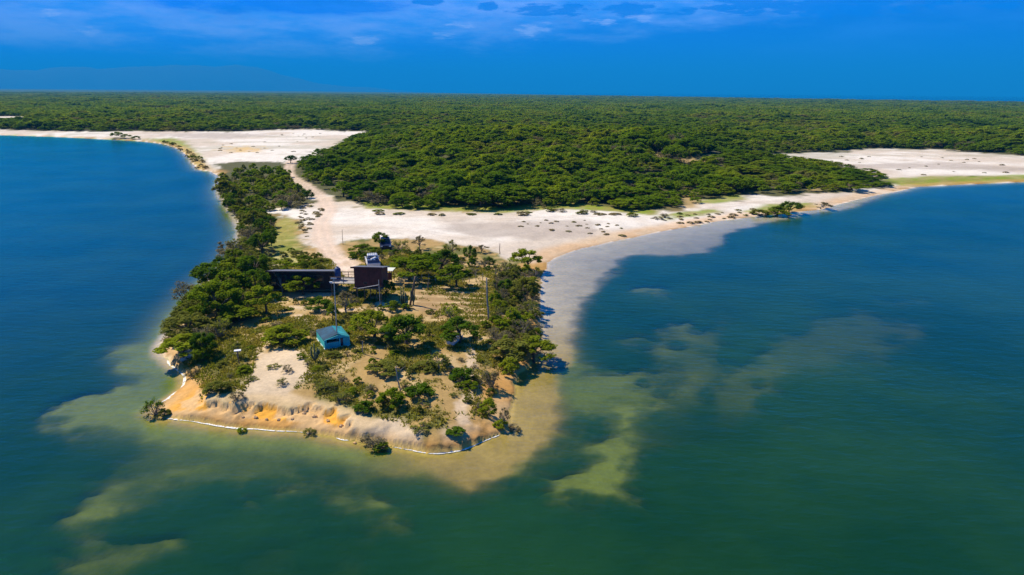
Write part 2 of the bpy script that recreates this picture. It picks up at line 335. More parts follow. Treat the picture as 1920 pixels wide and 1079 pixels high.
# ground -----------------------------------------------------------
m, nt = new_mat('ground'); MAT['ground'] = m
ga = N(nt, 'ShaderNodeAttribute', attribute_name='gcol'); geo = N(nt, 'ShaderNodeNewGeometry')
fn = noise_of(nt, geo.outputs['Position'], 2.5, 6, 0.7); mn = noise_of(nt, geo.outputs['Position'], 0.35, 5, 0.6)
v = math_n(nt, 'ADD', math_n(nt, 'MULTIPLY', maprange(nt, fn, 0.25, 0.75, 0.72, 1.28), 0.5), math_n(nt, 'MULTIPLY', maprange(nt, mn, 0.25, 0.75, 0.8, 1.2), 0.5))
cv = N(nt, 'ShaderNodeVectorMath', operation='SCALE'); nt.links.new(ga.outputs['Color'], cv.inputs[0]); nt.links.new(v, cv.inputs[3])
b = N(nt, 'ShaderNodeBsdfPrincipled'); b.inputs['Roughness'].default_value = 0.95; b.inputs['Specular IOR Level'].default_value = 0.15
nt.links.new(cv.outputs[0], b.inputs['Base Color'])
bp = N(nt, 'ShaderNodeBump'); bp.inputs['Strength'].default_value = 0.5; bp.inputs['Distance'].default_value = 0.12
nt.links.new(fn, bp.inputs['Height']); nt.links.new(bp.outputs[0], b.inputs['Normal'])
out_to(nt, b.outputs[0])

# water ------------------------------------------------------------
m, nt = new_mat('water'); MAT['water'] = m
geo = N(nt, 'ShaderNodeNewGeometry'); dp = N(nt, 'ShaderNodeAttribute', attribute_name='depth')
mp = N(nt, 'ShaderNodeMapping'); nt.links.new(geo.outputs['Position'], mp.inputs[0]); mp.inputs['Rotation'].default_value = (0, 0, R(20)); mp.inputs['Scale'].default_value = (0.42, 1.0, 1.0)
w1 = noise_of(nt, mp.outputs[0], 1.1, 4, 0.6); w2 = noise_of(nt, mp.outputs[0], 0.16, 3, 0.5)
gust = noise_of(nt, geo.outputs['Position'], 0.018, 4, 0.55)
bp = N(nt, 'ShaderNodeBump'); bp.inputs['Distance'].default_value = 0.25
nt.links.new(maprange(nt, gust, 0.3, 0.7, 0.22, 0.5), bp.inputs['Strength'])
nt.links.new(math_n(nt, 'ADD', w1, math_n(nt, 'MULTIPLY', w2, 1.2)), bp.inputs['Height'])
T = math_n(nt, 'POWER', 2.71828, math_n(nt, 'MULTIPLY', dp.outputs['Fac'], -2.9))
silt = noise_of(nt, geo.outputs['Position'], 0.05, 5, 0.6)
body = N(nt, 'ShaderNodeBsdfDiffuse'); nt.links.new(bp.outputs[0], body.inputs['Normal'])
nt.links.new(mixc(nt, maprange(nt, silt, 0.3, 0.72), (0.004, 0.034, 0.006), (0.012, 0.054, 0.008)), body.inputs[0])
tr = N(nt, 'ShaderNodeBsdfTransparent'); tr.inputs[0].default_value = (0.97, 0.98, 0.93, 1)
m1 = N(nt, 'ShaderNodeMixShader'); nt.links.new(T, m1.inputs[0]); nt.links.new(body.outputs[0], m1.inputs[1]); nt.links.new(tr.outputs[0], m1.inputs[2])
gl = N(nt, 'ShaderNodeBsdfGlossy'); gl.inputs['Roughness'].default_value = 0.12; gl.inputs[0].default_value = (0.03, 0.90, 1.0, 1); nt.links.new(bp.outputs[0], gl.inputs['Normal'])
fr = N(nt, 'ShaderNodeFresnel'); fr.inputs[0].default_value = 1.34; nt.links.new(bp.outputs[0], fr.inputs['Normal'])
m2 = N(nt, 'ShaderNodeMixShader'); nt.links.new(math_n(nt, 'MULTIPLY', fr.outputs[0], math_n(nt, 'SUBTRACT', 1.0, math_n(nt, 'MULTIPLY', fr.outputs[0], 0.30))), m2.inputs[0]); nt.links.new(m1.outputs[0], m2.inputs[1]); nt.links.new(gl.outputs[0], m2.inputs[2])
out_to(nt, m2.outputs[0])

# ------------------------------------------------------------------ object helpers
def tag(o, label=None, cat=None, group=None, kind=None):
    if label: o['label'] = label
    if cat: o['category'] = cat
    if group: o['group'] = group
    if kind: o['kind'] = kind
    return o
def empty(name, loc, rz=0.0):
    o = bpy.data.objects.new(name, None); COL.objects.link(o); o.location = loc; o.rotation_euler = (0, 0, rz); o.empty_display_size = 0.3; return o
def link_mesh(name, me, parent=None, loc=(0, 0, 0)):
    o = bpy.data.objects.new(name, me); COL.objects.link(o); o.location = loc
    if parent: o.parent = parent
    return o
class MB:
    def __init__(s): s.v = []; s.f = []
    def add(s, v, f):
        n = len(s.v); s.v += [tuple(p) for p in v]; s.f += [tuple(i + n for i in q) for q in f]; return s
    def box(s, c, d, rz=0.0, top=None):
        """box with centre c and size d; top = (sx, sy) scales the top face"""
        x, y, z = (k / 2 for k in d); tx, ty = top or (1, 1); cs, sn = math.cos(rz), math.sin(rz); P = []
        for dz, fx, fy in ((-z, 1, 1), (z, tx, ty)):
            for ax, ay in ((-x, -y), (x, -y), (x, y), (-x, y)):
                ax *= fx; ay *= fy
                P.append((c[0] + ax * cs - ay * sn, c[1] + ax * sn + ay * cs, c[2] + dz))
        return s.add(P, [(3, 2, 1, 0), (4, 5, 6, 7), (0, 1, 5, 4), (1, 2, 6, 5), (2, 3, 7, 6), (3, 0, 4, 7)])
    def tube(s, pts, rad, n=6, cap=True):
        pts = [Vector(p) for p in pts]; V = []; F = []
        for i, p in enumerate(pts):
            t = (pts[min(i + 1, len(pts) - 1)] - pts[max(i - 1, 0)])
            t = t.normalized() if t.length > 1e-9 else Vector((0, 0, 1))
            a = t.orthogonal().normalized() if i == 0 else (pa - t * pa.dot(t)).normalized()
            pa = a; bb = t.cross(a); r = rad[i] if isinstance(rad, (list, tuple)) else rad
            for k in range(n):
                q = 2 * math.pi * k / n; V.append(p + (a * math.cos(q) + bb * math.sin(q)) * r)
        for i in range(len(pts) - 1):
            for k in range(n): F.append((i * n + k, i * n + (k + 1) % n, (i + 1) * n + (k + 1) % n, (i + 1) * n + k))
        if cap: F.append(tuple(range(n - 1, -1, -1))); F.append(tuple((len(pts) - 1) * n + k for k in range(n)))
        return s.add(V, F)
    def mesh(s, name, mat, smooth=False):
        me = bpy.data.meshes.new(name); me.from_pydata(s.v, [], s.f); me.update()
        if mat: me.materials.append(mat)
        if smooth: me.polygons.foreach_set('use_smooth', [True] * len(me.polygons))
        return me
    def build(s, name, mat, parent=None, loc=(0, 0, 0), smooth=False): return link_mesh(name, s.mesh(name, mat, smooth), parent, loc)
def grid_mesh(name, V, F, mat, attrs=(), smooth=True):
    me = bpy.data.meshes.new(name); nv = len(V); nf = len(F)
    me.vertices.add(nv); me.vertices.foreach_set('co', np.ascontiguousarray(V, np.float32).ravel())
    me.loops.add(nf * F.shape[1]); me.loops.foreach_set('vertex_index', np.ascontiguousarray(F, np.int32).ravel())
    me.polygons.add(nf); me.polygons.foreach_set('loop_start', np.arange(0, nf * F.shape[1], F.shape[1], dtype=np.int32))
    try: me.polygons.foreach_set('loop_total', np.full(nf, F.shape[1], np.int32))
    except Exception: pass
    me.update(calc_edges=True)
    for nm, typ, dat in attrs:
        a = me.attributes.new(nm, typ, 'POINT')
        a.data.foreach_set('color' if typ == 'FLOAT_COLOR' else 'value', np.ascontiguousarray(dat, np.float32).ravel())
    me.polygons.foreach_set('use_smooth', np.full(nf, smooth)); me.materials.append(mat); me.validate(); return me

# ------------------------------------------------------------------ ground and water sheets
azs = np.unique(np.concatenate([np.arange(-78, -42, 1.5), np.arange(-42, -28, 0.35), np.arange(-28, 7, 0.17), np.arange(7, 14, 0.24), np.arange(14, 44, 0.42), np.arange(44, 79, 1.5)]).round(4))
rs = [14.0]
while rs[-1] < 30000:
    r_ = rs[-1]; rs.append(r_ + min(max(0.19, 0.19 * (r_ / 62.0) ** 2), 0.06 * r_ + 4))
rs = np.array(rs); nr, na = len(rs), len(azs)
A, RR = np.meshgrid(np.radians(azs), rs); GX = RR * np.sin(A); GY = RR * np.cos(A)
gx, gy = GX.ravel(), GY.ravel()
z, d, sp, steep, pl = terrain(gx, gy)
def lerp(a, b, t): return a + (np.asarray(b) - a) * t[:, None]
n_a = fbm(gx, gy, 0.22, 5, 61); n_b = fbm(gx, gy, 0.7, 4, 62); n_c = fbm(gx, gy, 0.05, 4, 63); n_d = fbm(gx, gy, 1.9, 3, 64)
rr = np.hypot(gx, gy); wf = np.clip(rr / 70, 1, 10)
c = np.tile(np.array([[0.085, 0.085, 0.032]]), (len(gx), 1))                       # scrub floor
pen = sstep(-6, 2, sp)                                                             # top of the point
tan = np.array([0.37, 0.245, 0.095]); oliv = np.array([0.135, 0.135, 0.035]); pale = np.array([0.54, 0.395, 0.205]); ochre = np.array([0.60, 0.315, 0.09]); white = np.array([0.69, 0.635, 0.57])
t1 = tan + (oliv - tan) * sstep(0.38, 0.54, n_a * 0.6 + n_b * 0.4)[:, None]
t1 = t1 + (pale - t1) * (sstep(0.58, 0.74, fbm(gx, gy, 0.33, 4, 66)) * 0.75)[:, None]
c = c + (t1 - c) * np.maximum(pen, sstep(170, 135, rr))[:, None]
def region(P, soft, amp):
    s = sdf(gx, gy, P) + ((n_a - 0.5) * 2 * amp + (n_b - 0.5) * amp) * wf
    return sstep(-soft, soft, s / wf)
for P in (SAND_A, SAND_B, SAND_C, SAND_D):
    k = region(P, 0.6, 2.0); sc = white + (np.array([0.56, 0.475, 0.39]) - white) * sstep(0.42, 0.62, n_c)[:, None]
    c = c + (sc - c) * k[:, None]
trk = np.full(gx.shape, 99.0)
for t_ in ([(618, 402), (700, 412), (820, 415), (960, 420), (1100, 412), (1260, 405), (1420, 385)], [(606, 440), (690, 432), (800, 445), (900, 458)], [(548, 306), (560, 292), (620, 275), (660, 258)], [(1450, 300), (1600, 300), (1800, 312), (1920, 322)]):
    for off in (-0.8, 0.8):
        P_ = atl(t_); P_ = P_ + np.array([0, off]); trk[rr < 420] = np.minimum(trk[rr < 420], seg_dist(gx[rr < 420], gy[rr < 420], P_))
kk = sstep(0.55, 0.2, trk + (n_d - 0.5) * 0.5) * (rr < 420) * 0.35; c = lerp(c, (0.46, 0.36, 0.28), kk)
strk = sstep(0.56, 0.68, fbm(gx * 0.28, gy * 1.5, 0.06, 5, 67)) * (rr > 150)
for P in (SAND_B, SAND_C): c = lerp(c, (0.34, 0.31, 0.22), strk * region(P, 0.6, 1.0) * 0.55)
for P in MUD:
    k = region(P, 1.2, 1.6) * 0.75; c = lerp(c, (0.40, 0.335, 0.285), k)
oz = region(atl([(430, 278), (480, 280), (475, 290), (435, 290)]), 1.2, 2.0); c = lerp(c, (0.62, 0.42, 0.16), oz * 0.8)
for P in BARE:
    k = region(P, 0.5, 1.3); c = c + (np.array([0.61, 0.475, 0.33]) - c) * (k * 0.92)[:, None]
for P in CLEAR:
    k = region(P, 0.6, 0.6); c = lerp(c, (0.42, 0.29, 0.13), k * 0.9)
for P in GRASSY:
    k = region(P, 0.5, 0.6) * (0.45 + 0.55 * np.maximum(sstep(0.42, 0.58, n_b), rr > 150)); g = np.array([0.21, 0.27, 0.018]) + (np.array([0.27, 0.25, 0.06]) - np.array([0.21, 0.27, 0.018])) * sstep(0.4, 0.6, n_b)[:, None]
    c = c + (g - c) * (k * 0.9)[:, None]
# furrows of the sandy plot
k = region(FIELD, 0.5, 0.8); yy = gy - 0.05 * gx + (n_b - 0.5) * 0.6
st = sstep(0.55, 0.9, 0.5 + 0.5 * np.sin(yy * 2 * math.pi / 2.1)) * sstep(0.3, 0.55, n_a + 0.1)
fc = np.array([0.33, 0.215, 0.105]) + (np.array([0.60, 0.44, 0.24]) - np.array([0.33, 0.215, 0.105])) * st[:, None]
c = c + (fc - c) * (k * 0.9)[:, None]; z = z + k * st * 0.06
# the track
dr = np.full(gx.shape, 99.0); mnear = rr < 320; dr[mnear] = seg_dist(gx[mnear], gy[mnear], ROAD)
k = sstep(2.4, 1.3, dr + (n_b - 0.5) * 1.4); c = lerp(c, (0.60, 0.46, 0.355), k * 0.75)
rut = sstep(0.35, 0.12, np.abs(dr - 0.75)) * k; c = lerp(c, (0.68, 0.52, 0.41), rut * 0.6); z = z - rut * 0.04
for pth in ([(480, 660), (495, 640), (520, 620)], [(560, 590), (585, 605), (600, 625)], [(545, 572), (620, 582), (680, 575)], [(880, 690), (885, 660), (880, 640)], [(870, 770), (862, 745), (880, 720)]):
    dpth = np.full(gx.shape, 99.0); dpth[mnear] = seg_dist(gx[mnear], gy[mnear], atl(pth, 2.0)); c = lerp(c, (0.60, 0.46, 0.32), sstep(0.75, 0.25, dpth + (n_d - 0.5) * 0.5) * 0.85)
# beach, cliff and wet sand
tip = (rr < 78) & (gx < 8)
bz = sstep(5.5, 2.0, d) * (1 - sstep(0.3, 0.8, pl)) * (d > 0) * np.where(rr < 76, 1.0, 0.55)
bz = bz * (sdf(gx, gy, atl([(200, 655), (330, 652), (440, 620), (560, 470), (560, 328), (430, 326), (405, 330), (330, 430), (250, 560)])) < 0)
oc = ochre + (np.array([0.60, 0.39, 0.19]) - ochre) * sstep(0.40, 0.62, n_a)[:, None]
c = c + (oc - c) * (bz * 0.95)[:, None]
side = sstep(-12, -3, gx)
clc = np.array([0.70, 0.345, 0.05]) * (1 - side)[:, None] + np.array([0.66, 0.50, 0.34]) * side[:, None]
clc = clc + (np.array([0.60, 0.43, 0.25]) - clc) * (sstep(0.45, 0.6, n_b) * 0.7)[:, None]
kc = steep * (1 - sstep(0.75, 0.97, pl)) * (d > 0.8); c = c + (clc - c) * kc[:, None]
crust = steep * sstep(0.8, 0.98, pl) * sstep(1.5, 0.4, np.abs(sp)); c = lerp(c, (0.60, 0.44, 0.25), crust * 0.8)
wet = sstep(0.9, 0.1, d) * (d > -0.2) * 0.45; c = c * (1 - wet * 0.55)[:, None]
# bed
bed = np.array([0.76, 0.64, 0.53]) + (np.array([0.56, 0.40, 0.12]) - np.array([0.76, 0.64, 0.53])) * sstep(84, 60, rr)[:, None]
grn = np.array([0.36, 0.43, 0.07]); sh_ = sstep(-1.5, 1.0, sdf(gx, gy, SHELF)) * sstep(-14, -4, gx)                  # clean sand of the right hand shelf, weedy sand elsewhere
bed = bed + (grn - bed) * (sstep(-0.09, -0.18, z) * (1 - sh_))[:, None]
bed = bed * (0.88 + 0.24 * n_b)[:, None]; bed = bed + (np.array([0.03, 0.05, 0.03]) - bed) * sstep(-0.5, -1.0, z)[:, None]
c = np.where((d > 0)[:, None], c, bed)
far = sstep(1500, 3500, rr) * (d > 0); c = lerp(c, (0.045, 0.085, 0.014), far)
# beyond the tree instances the country is one closed canopy
z = z + sstep(3600, 4600, rr) * (d > 5) * 3.5
gcol = np.concatenate([c, np.ones((len(c), 1))], 1)
idx = np.arange(nr * na).reshape(nr, na)
F = np.stack([idx[:-1, :-1], idx[:-1, 1:], idx[1:, 1:], idx[1:, :-1]], -1).reshape(-1, 4)
Vg = np.stack([gx, gy, z], 1)
ground = link_mesh('ground', grid_mesh('ground', Vg, F, MAT['ground'], [('gcol', 'FLOAT_COLOR', gcol)])); tag(ground, 'sandy and scrub covered ground of the point and country behind', 'ground', kind='structure')
zf = z[F]; keep = zf.min(1) < 0.12
Fw = F[keep]; used = np.unique(Fw); remap = np.zeros(len(gx), np.int64); remap[used] = np.arange(len(used))
Vw = np.stack([gx[used], gy[used], np.zeros(len(used))], 1); dep = np.maximum(-z[used], 0.0)
water = link_mesh('water', grid_mesh('water', Vw, remap[Fw], MAT['water'], [('depth', 'FLOAT', dep)])); tag(water, 'blue green lagoon water and distant sea around the point', 'water', kind='structure')
print('grid', nr, na, nr * na)

# ------------------------------------------------------------------ plants
def leaf_cloud(centres, radii, n, size, flat, g, up=0.5):
    """n leaf shaped quads in the clumps; returns verts, faces, tint"""
    k = g.integers(0, len(centres), n); C = centres[k]; Rd = radii[k]
    dirs = g.normal(size=(n, 3)); dirs /= np.linalg.norm(dirs, axis=1)[:, None]
    rad = g.random(n) ** 0.45
    P = C + dirs * rad[:, None] * Rd[:, None] * np.array([1, 1, flat])
    nrm = dirs * 0.55 + g.normal(size=(n, 3)) * 0.38 + np.array([0, 0, up]); nrm /= np.linalg.norm(nrm, axis=1)[:, None]
    t = np.cross(nrm, g.normal(size=(n, 3))); t /= np.linalg.norm(t, axis=1)[:, None] + 1e-9; b2 = np.cross(nrm, t)
    s = size * (0.6 + 0.8 * g.random(n)); L = (s * 1.25)[:, None]; Wd = (s * 0.72)[:, None]
    V = np.stack([P - t * L, P + b2 * Wd, P + t * L, P - b2 * Wd], 1).reshape(-1, 3)
    Fq = np.arange(n * 4).reshape(n, 4)
    tint = (0.75 + 0.5 * g.random(n)) * (0.86 + 0.28 * g.random(len(centres)))[k]
    return V, Fq, np.repeat(tint, 4)
def tree_parts(kind, seed, n, size):
    """unit tree: one wide and one high, standing on the origin. -> crown mesh, trunk mesh"""
    g = np.random.default_rng(seed); m = {'acacia': 30, 'round': 30, 'shrub': 26, 'grey': 20, 'forest': 20, 'sparse': 18, 'clump': 34}[kind]
    ang = g.random(m) * 2 * math.pi; q = np.sqrt(g.random(m)); lop = (g.random(2) - 0.5) * 0.12
    if kind in ('acacia', 'sparse'):
        rr_ = q * 0.40; cz = 0.84 - 0.44 * (rr_ / 0.4) ** 1.8 + (g.random(m) - 0.5) * 0.14; rad = 0.065 + 0.075 * g.random(m); flat = 0.8
    elif kind == 'forest':
        rr_ = q * 0.40; cz = 0.82 - 0.42 * (rr_ / 0.4) ** 2 + (g.random(m) - 0.5) * 0.16; rad = 0.085 + 0.08 * g.random(m); flat = 0.8
    elif kind == 'clump':
        rr_ = q * 0.45; cz = 0.80 - 0.5 * (rr_ / 0.45) ** 3 + (g.random(m) - 0.5) * 0.35; rad = 0.06 + 0.05 * g.random(m); flat = 2.2
    elif kind == 'round':
        u = g.random(m) * 1.5 - 0.5; rr_ = 0.37 * np.sqrt(np.clip(1 - u * u, 0.05, 1)); cz = 0.56 + 0.32 * u; rad = 0.07 + 0.08 * g.random(m); flat = 1.0
    else:
        rr_ = q * 0.38; cz = (0.78 - 0.5 * (rr_ / 0.38) ** 2) * (0.45 + 0.55 * g.random(m)) + 0.05; rad = 0.065 + 0.075 * g.random(m); flat = 1.0
    Cn = np.stack([rr_ * np.cos(ang) + lop[0], rr_ * np.sin(ang) + lop[1], cz], 1)
    up = 1.0 if kind in ('acacia', 'sparse') else 0.85
    V, Fq, tint = leaf_cloud(Cn, rad, n, size, flat, g, up)
    V[:, 2] = np.maximum(V[:, 2], 0.01)
    tc4 = np.stack([tint, tint, tint, np.ones_like(tint)], 1)
    crown = (V, Fq, tc4)
    mb = MB(); hub = Vector((lop[0] * 0.5 + (g.random() - 0.5) * 0.06, lop[1] * 0.5, 0.34 if kind not in ('shrub', 'grey') else 0.10)); r0 = {'shrub': 0.012, 'grey': 0.013}.get(kind, 0.026)
    if kind in ('shrub', 'grey', 'clump'):
        for i in range(m if kind == 'grey' else 9):
            c0 = Vector(Cn[i]); b0 = Vector(((g.random() - 0.5) * 0.08, (g.random() - 0.5) * 0.08, -0.06)); md = b0.lerp(c0, 0.5) + Vector(((g.random() - 0.5) * 0.1, (g.random() - 0.5) * 0.1, 0.05))
            mb.tube([b0, md, c0], [r0, r0 * 0.7, r0 * 0.3], 4, False)
            if kind == 'grey':
                for _ in range(4):
                    e = c0 + Vector(g.normal(size=3)) * 0.10; mb.tube([c0.lerp(md, 0.3), e], [r0 * 0.4, r0 * 0.12], 3, False)
    else:
        bend = Vector(((g.random() - 0.5) * 0.10, (g.random() - 0.5) * 0.10, 0.18)); mb.tube([(0, 0, -0.08), bend * 0.6, bend, hub], [r0 * 1.5, r0 * 1.05, r0 * 0.95, r0 * 0.85], 6, False)
        for i in range(min(m, 11)):
            c0 = Vector(Cn[i]); md = hub.lerp(c0, 0.5) + Vector(((g.random() - 0.5) * 0.08, (g.random() - 0.5) * 0.08, 0.03)); st_ = bend.lerp(hub, 0.4 + 0.6 * g.random())
            mb.tube([st_, md, c0], [r0 * 0.6, r0 * 0.42, r0 * 0.16], 5, False)
            if kind == 'sparse':
                for _ in range(3): mb.tube([md.lerp(c0, 0.4), c0 + Vector(g.normal(size=3)) * 0.09], [r0 * 0.25, r0 * 0.1], 3, False)
    return crown, mb
LIB = {}
def lib(kind, leafmat, seed):
    key = (kind, leafmat, seed)
    if key not in LIB:
        n, size = {'acacia': (4200, 0.0215), 'round': (4000, 0.0225), 'shrub': (2800, 0.024), 'grey': (800, 0.022), 'forest': (1600, 0.033), 'sparse': (900, 0.024), 'clump': (900, 0.034)}[kind]
        (V, Fq, t4), mb = tree_parts(kind, seed * 13 + len(kind), n, size)
        cm = grid_mesh('crown', V, Fq, MAT[leafmat], [('tint', 'FLOAT_COLOR', t4)], smooth=False)
        tm = mb.mesh('trunk', MAT['greybark' if kind in ('grey', 'sparse') else 'bark'], True)
        LIB[key] = (cm, tm)
    return LIB[key]
def plant(name, kind, leafmat, x, y, z, w, h, label, cat, group=None, seed=None, rz=None):
    sd = seed if seed is not None else random.randrange(4)
    cm, tm = lib(kind, leafmat, sd)
    e = empty(name, (x, y, z), rz if rz is not None else random.random() * 6.28); e.scale = (w, w * random.uniform(0.88, 1.12), h)
    link_mesh('crown', cm, e); link_mesh('trunk' if kind not in ('shrub', 'grey') else 'stems', tm, e)
    tag(e, label, cat, group); return e
random.seed(5)
exec_later = []
# ------------------------------------------------------------------ buildings and things on the point
MAT['redwood'] = plain('dark_red_boards', (0.125, 0.027, 0.018), 0.7, var=0.35, scale=2.0, bump=0.2)
MAT['darkwood'] = plain('dark_brown_boards', (0.030, 0.018, 0.014), 0.75, var=0.35, scale=2.0, bump=0.2)
MAT['roofgrey'] = plain('roof_sheet', (0.11, 0.11, 0.12), 0.5, var=0.25, scale=1.2)
MAT['deck'] = plain('deck_boards', (0.36, 0.33, 0.31), 0.8, var=0.2, scale=2.0)
MAT['timber'] = plain('timber', (0.16, 0.11, 0.07), 0.85, var=0.3, scale=5)
MAT['paletimber'] = plain('pale_timber', (0.34, 0.28, 0.23), 0.85, var=0.25, scale=5)
MAT['steel'] = plain('galvanised_steel', (0.45, 0.46, 0.50), 0.4, 0.6, var=0.12, scale=8)
MAT['teal'] = plain('teal_paint', (0.010, 0.42, 0.46), 0.55, var=0.18, scale=1.6)
MAT['teallight'] = plain('pale_and_sunlit_teal', (0.06, 0.50, 0.50), 0.55, var=0.1, scale=2)
MAT['plinth'] = plain('pale_plinth', (0.62, 0.66, 0.62), 0.8, var=0.12, scale=3)
MAT['navyroof'] = plain('navy_roof_sheet', (0.010, 0.060, 0.115), 0.9, var=0.4, scale=1.1)
MAT['tealroof'] = plain('dark_teal_roof', (0.010, 0.26, 0.32), 0.8, var=0.35, scale=1.1)
MAT['carwhite'] = plain('white_car_paint', (0.74, 0.75, 0.77), 0.25, var=0.05, scale=2)
MAT['carnavy'] = plain('navy_car_paint', (0.020, 0.028, 0.070), 0.25, var=0.1, scale=2)
MAT['glass'] = plain('dark_glass', (0.012, 0.016, 0.022), 0.08, var=0.1)
MAT['rubber'] = plain('rubber', (0.02, 0.02, 0.02), 0.85, var=0.2)
MAT['tarp'] = plain('blue_tarpaulin', (0.030, 0.065, 0.17), 0.6, var=0.3, scale=3)
MAT['whitepaint'] = plain('white_paint', (0.72, 0.73, 0.75), 0.5, var=0.08, scale=3)
MAT['stone'] = plain('pale_stone', (0.46, 0.42, 0.40), 0.9, var=0.3, scale=3, bump=0.4)
MAT['soil'] = plain('ochre_stone', (0.64, 0.40, 0.19), 0.95, var=0.3, scale=3, bump=0.4)
MAT['cactus'] = plain('cactus_skin', (0.07, 0.10, 0.05), 0.8, var=0.3, scale=5)

def boards_wall(mb, p0, p1, z0, z1, step, th):
    """upright boards from p0 to p1, alternately a little proud"""
    zt_ = z1 if callable(z1) else (lambda yy: z1)
    a = Vector((*p0, 0)); b_ = Vector((*p1, 0)); L = (b_ - a).length; n = max(1, round(L / step)); t = (b_ - a) / L; rz = math.atan2(t.y, t.x)
    for k in range(n):
        c0 = a + t * (L * (k + 0.5) / n)
        zz = zt_(c0.y); mb.box((c0.x, c0.y, (z0 + zz) / 2), (L / n - 0.012, th + (0.016 if k % 2 else 0.0), zz - z0), rz)

def cabin(name, x, y, zg, w, dpt, floor, wall_h, rz, wallmat, label, posts, roof_tilt, windows):
    e = empty(name, (x, y, zg), rz)
    ov = 0.28; t0 = floor + wall_h + 0.04 - roof_tilt
    top_at = lambda yy: t0 - 0.05 + roof_tilt * (1 - (yy + ov + 0.1) / (dpt + 2 * ov + 0.1))
    # front face is at local y = 0, the body goes back to y = dpt
    for p0, p1 in (((-w / 2, 0), (w / 2, 0)), ((w / 2, 0), (w / 2, dpt)), ((w / 2, dpt), (-w / 2, dpt)), ((-w / 2, dpt), (-w / 2, 0))):
        mb = MB(); boards_wall(mb, p0, p1, floor, top_at, 0.22, 0.05); mb.build('wall', wallmat, e)
    MB().box((0, dpt / 2, floor - 0.08), (w + 0.3, dpt + 0.5, 0.14)).build('floor_platform', MAT['timber'], e)
    rf = MB()
    P = [(-w / 2 - ov, -ov - 0.1, t0 + roof_tilt), (w / 2 + ov, -ov - 0.1, t0 + roof_tilt), (w / 2 + ov, dpt + ov, t0), (-w / 2 - ov, dpt + ov, t0)]
    rf.add(P + [(p[0], p[1], p[2] + 0.10) for p in P], [(3, 2, 1, 0), (4, 5, 6, 7), (0, 1, 5, 4), (1, 2, 6, 5), (2, 3, 7, 6), (3, 0, 4, 7)]); r_o = rf.build('roof', MAT['roofgrey'], e)
    MB().box((0, -ov - 0.13, t0 + roof_tilt + 0.03), (w + 2 * ov + 0.04, 0.04, 0.20)).build('fascia', wallmat, r_o)
    for px_, py_ in posts:
        MB().tube([(px_, py_, -0.35), (px_, py_, floor - 0.14)], 0.065, 6).build('stilt', MAT['timber'], e)
    for (wx, wz, ww, wh) in windows:
        f = MB(); f.box((wx, -0.045, floor + wz), (ww + 0.1, 0.05, wh + 0.1)); fo = f.build('window', MAT['timber'], e)
        MB().box((wx, -0.075, floor + wz), (ww, 0.02, wh)).build('pane', MAT['glass'], fo)
    tag(e, label, 'cabin'); return e

# red cabin on stilts -------------------------------------------------
rx, ry, rz_ = atg(692, 566); u = px_size(rx, ry, 3.5)
W1 = 50 * u
cabin('stilt_cabin', rx, ry, rz_, W1, 3.2, 1.75, 2.45, R(-3), MAT['redwood'], 'dark red boarded cabin raised on thin stilts under a flat roof',
      [(-W1 * 0.42, 0.05), (-W1 * 0.15, 0.05), (0.05 * W1, 0.3), (W1 * 0.3, 0.05), (W1 * 0.46, 0.05), (-W1 * 0.42, 3.0), (W1 * 0.42, 3.0)], 0.80, [(-0.1 * W1, 0.55, 0.35, 0.18)])
# long dark cabin -----------------------------------------------------
lx, ly, lz = atg(566, 549); u2 = px_size(lx, ly, 3)
W2 = 112 * u2
cabin('long_cabin', lx, ly, lz, W2, 3.4, 0.45, 2.25, R(1.5), MAT['darkwood'], 'long low dark brown cabin under a thin flat roof, partly behind trees',
      [(-W2 * 0.48, 0.05), (-W2 * 0.16, 0.05), (W2 * 0.16, 0.05), (W2 * 0.48, 0.05)], 0.82, [(0.28 * W2, 1.3, 1.1, 0.8), (-0.3 * W2, 1.3, 1.0, 0.8)])
# deck between them ---------------------------------------------------
dx0 = lx + W2 / 2 + 0.15; dx1 = rx - W1 / 2 - 0.2; dzf = rz_ + 1.66; dy0 = (ly + ry) / 2 + 0.3
e = empty('deck', ((dx0 + dx1) / 2, dy0 + 1.3, dzf), 0); dw = dx1 - dx0
nb = 14
for k in range(nb):
    MB().box((0, -1.3 + 2.6 * (k + 0.5) / nb, -0.03), (dw, 2.6 / nb - 0.012, 0.05)).build('plank', MAT['deck'], e)
for sx in (-1, 1):
    for sy in (-1, 1): MB().tube([(sx * dw * 0.46, sy * 1.2, -2.2), (sx * dw * 0.46, sy * 1.2, -0.06)], 0.06, 6).build('stilt', MAT['timber'], e)
for sy in (-1.28, 1.28):
    MB().box((0, sy, 0.75), (dw, 0.06, 0.08)).build('rail', MAT['timber'], e); MB().box((0, sy, 0.38), (dw, 0.05, 0.05)).build('rail', MAT['timber'], e)
    for k in (-0.48, 0.0, 0.48): MB().box((k * dw, sy + 0.05, 0.37), (0.07, 0.05, 0.74)).build('rail_post', MAT['timber'], e)
tag(e, 'grey plank deck with a low rail between the two dark cabins', 'deck')
# dark blue upright form on the deck
e = empty('upright_form', (dx0 + 0.55, dy0 + 1.7, dzf), 0)
mb = MB(); mb.tube([(0, 0, 0), (0, 0, 0.06), (0, 0, 1.35), (0, 0, 1.5), (0, 0, 1.58)], [0.36, 0.38, 0.38, 0.28, 0.12], 18); mb.build('barrel', MAT['tarp'], e, smooth=True)
MB().tube([(0, 0, 1.57), (0, 0, 1.64)], 0.14, 14).build('lid', MAT['carnavy'], e); tag(e, 'dark blue upright form at the end of the long cabin', 'cylinder')

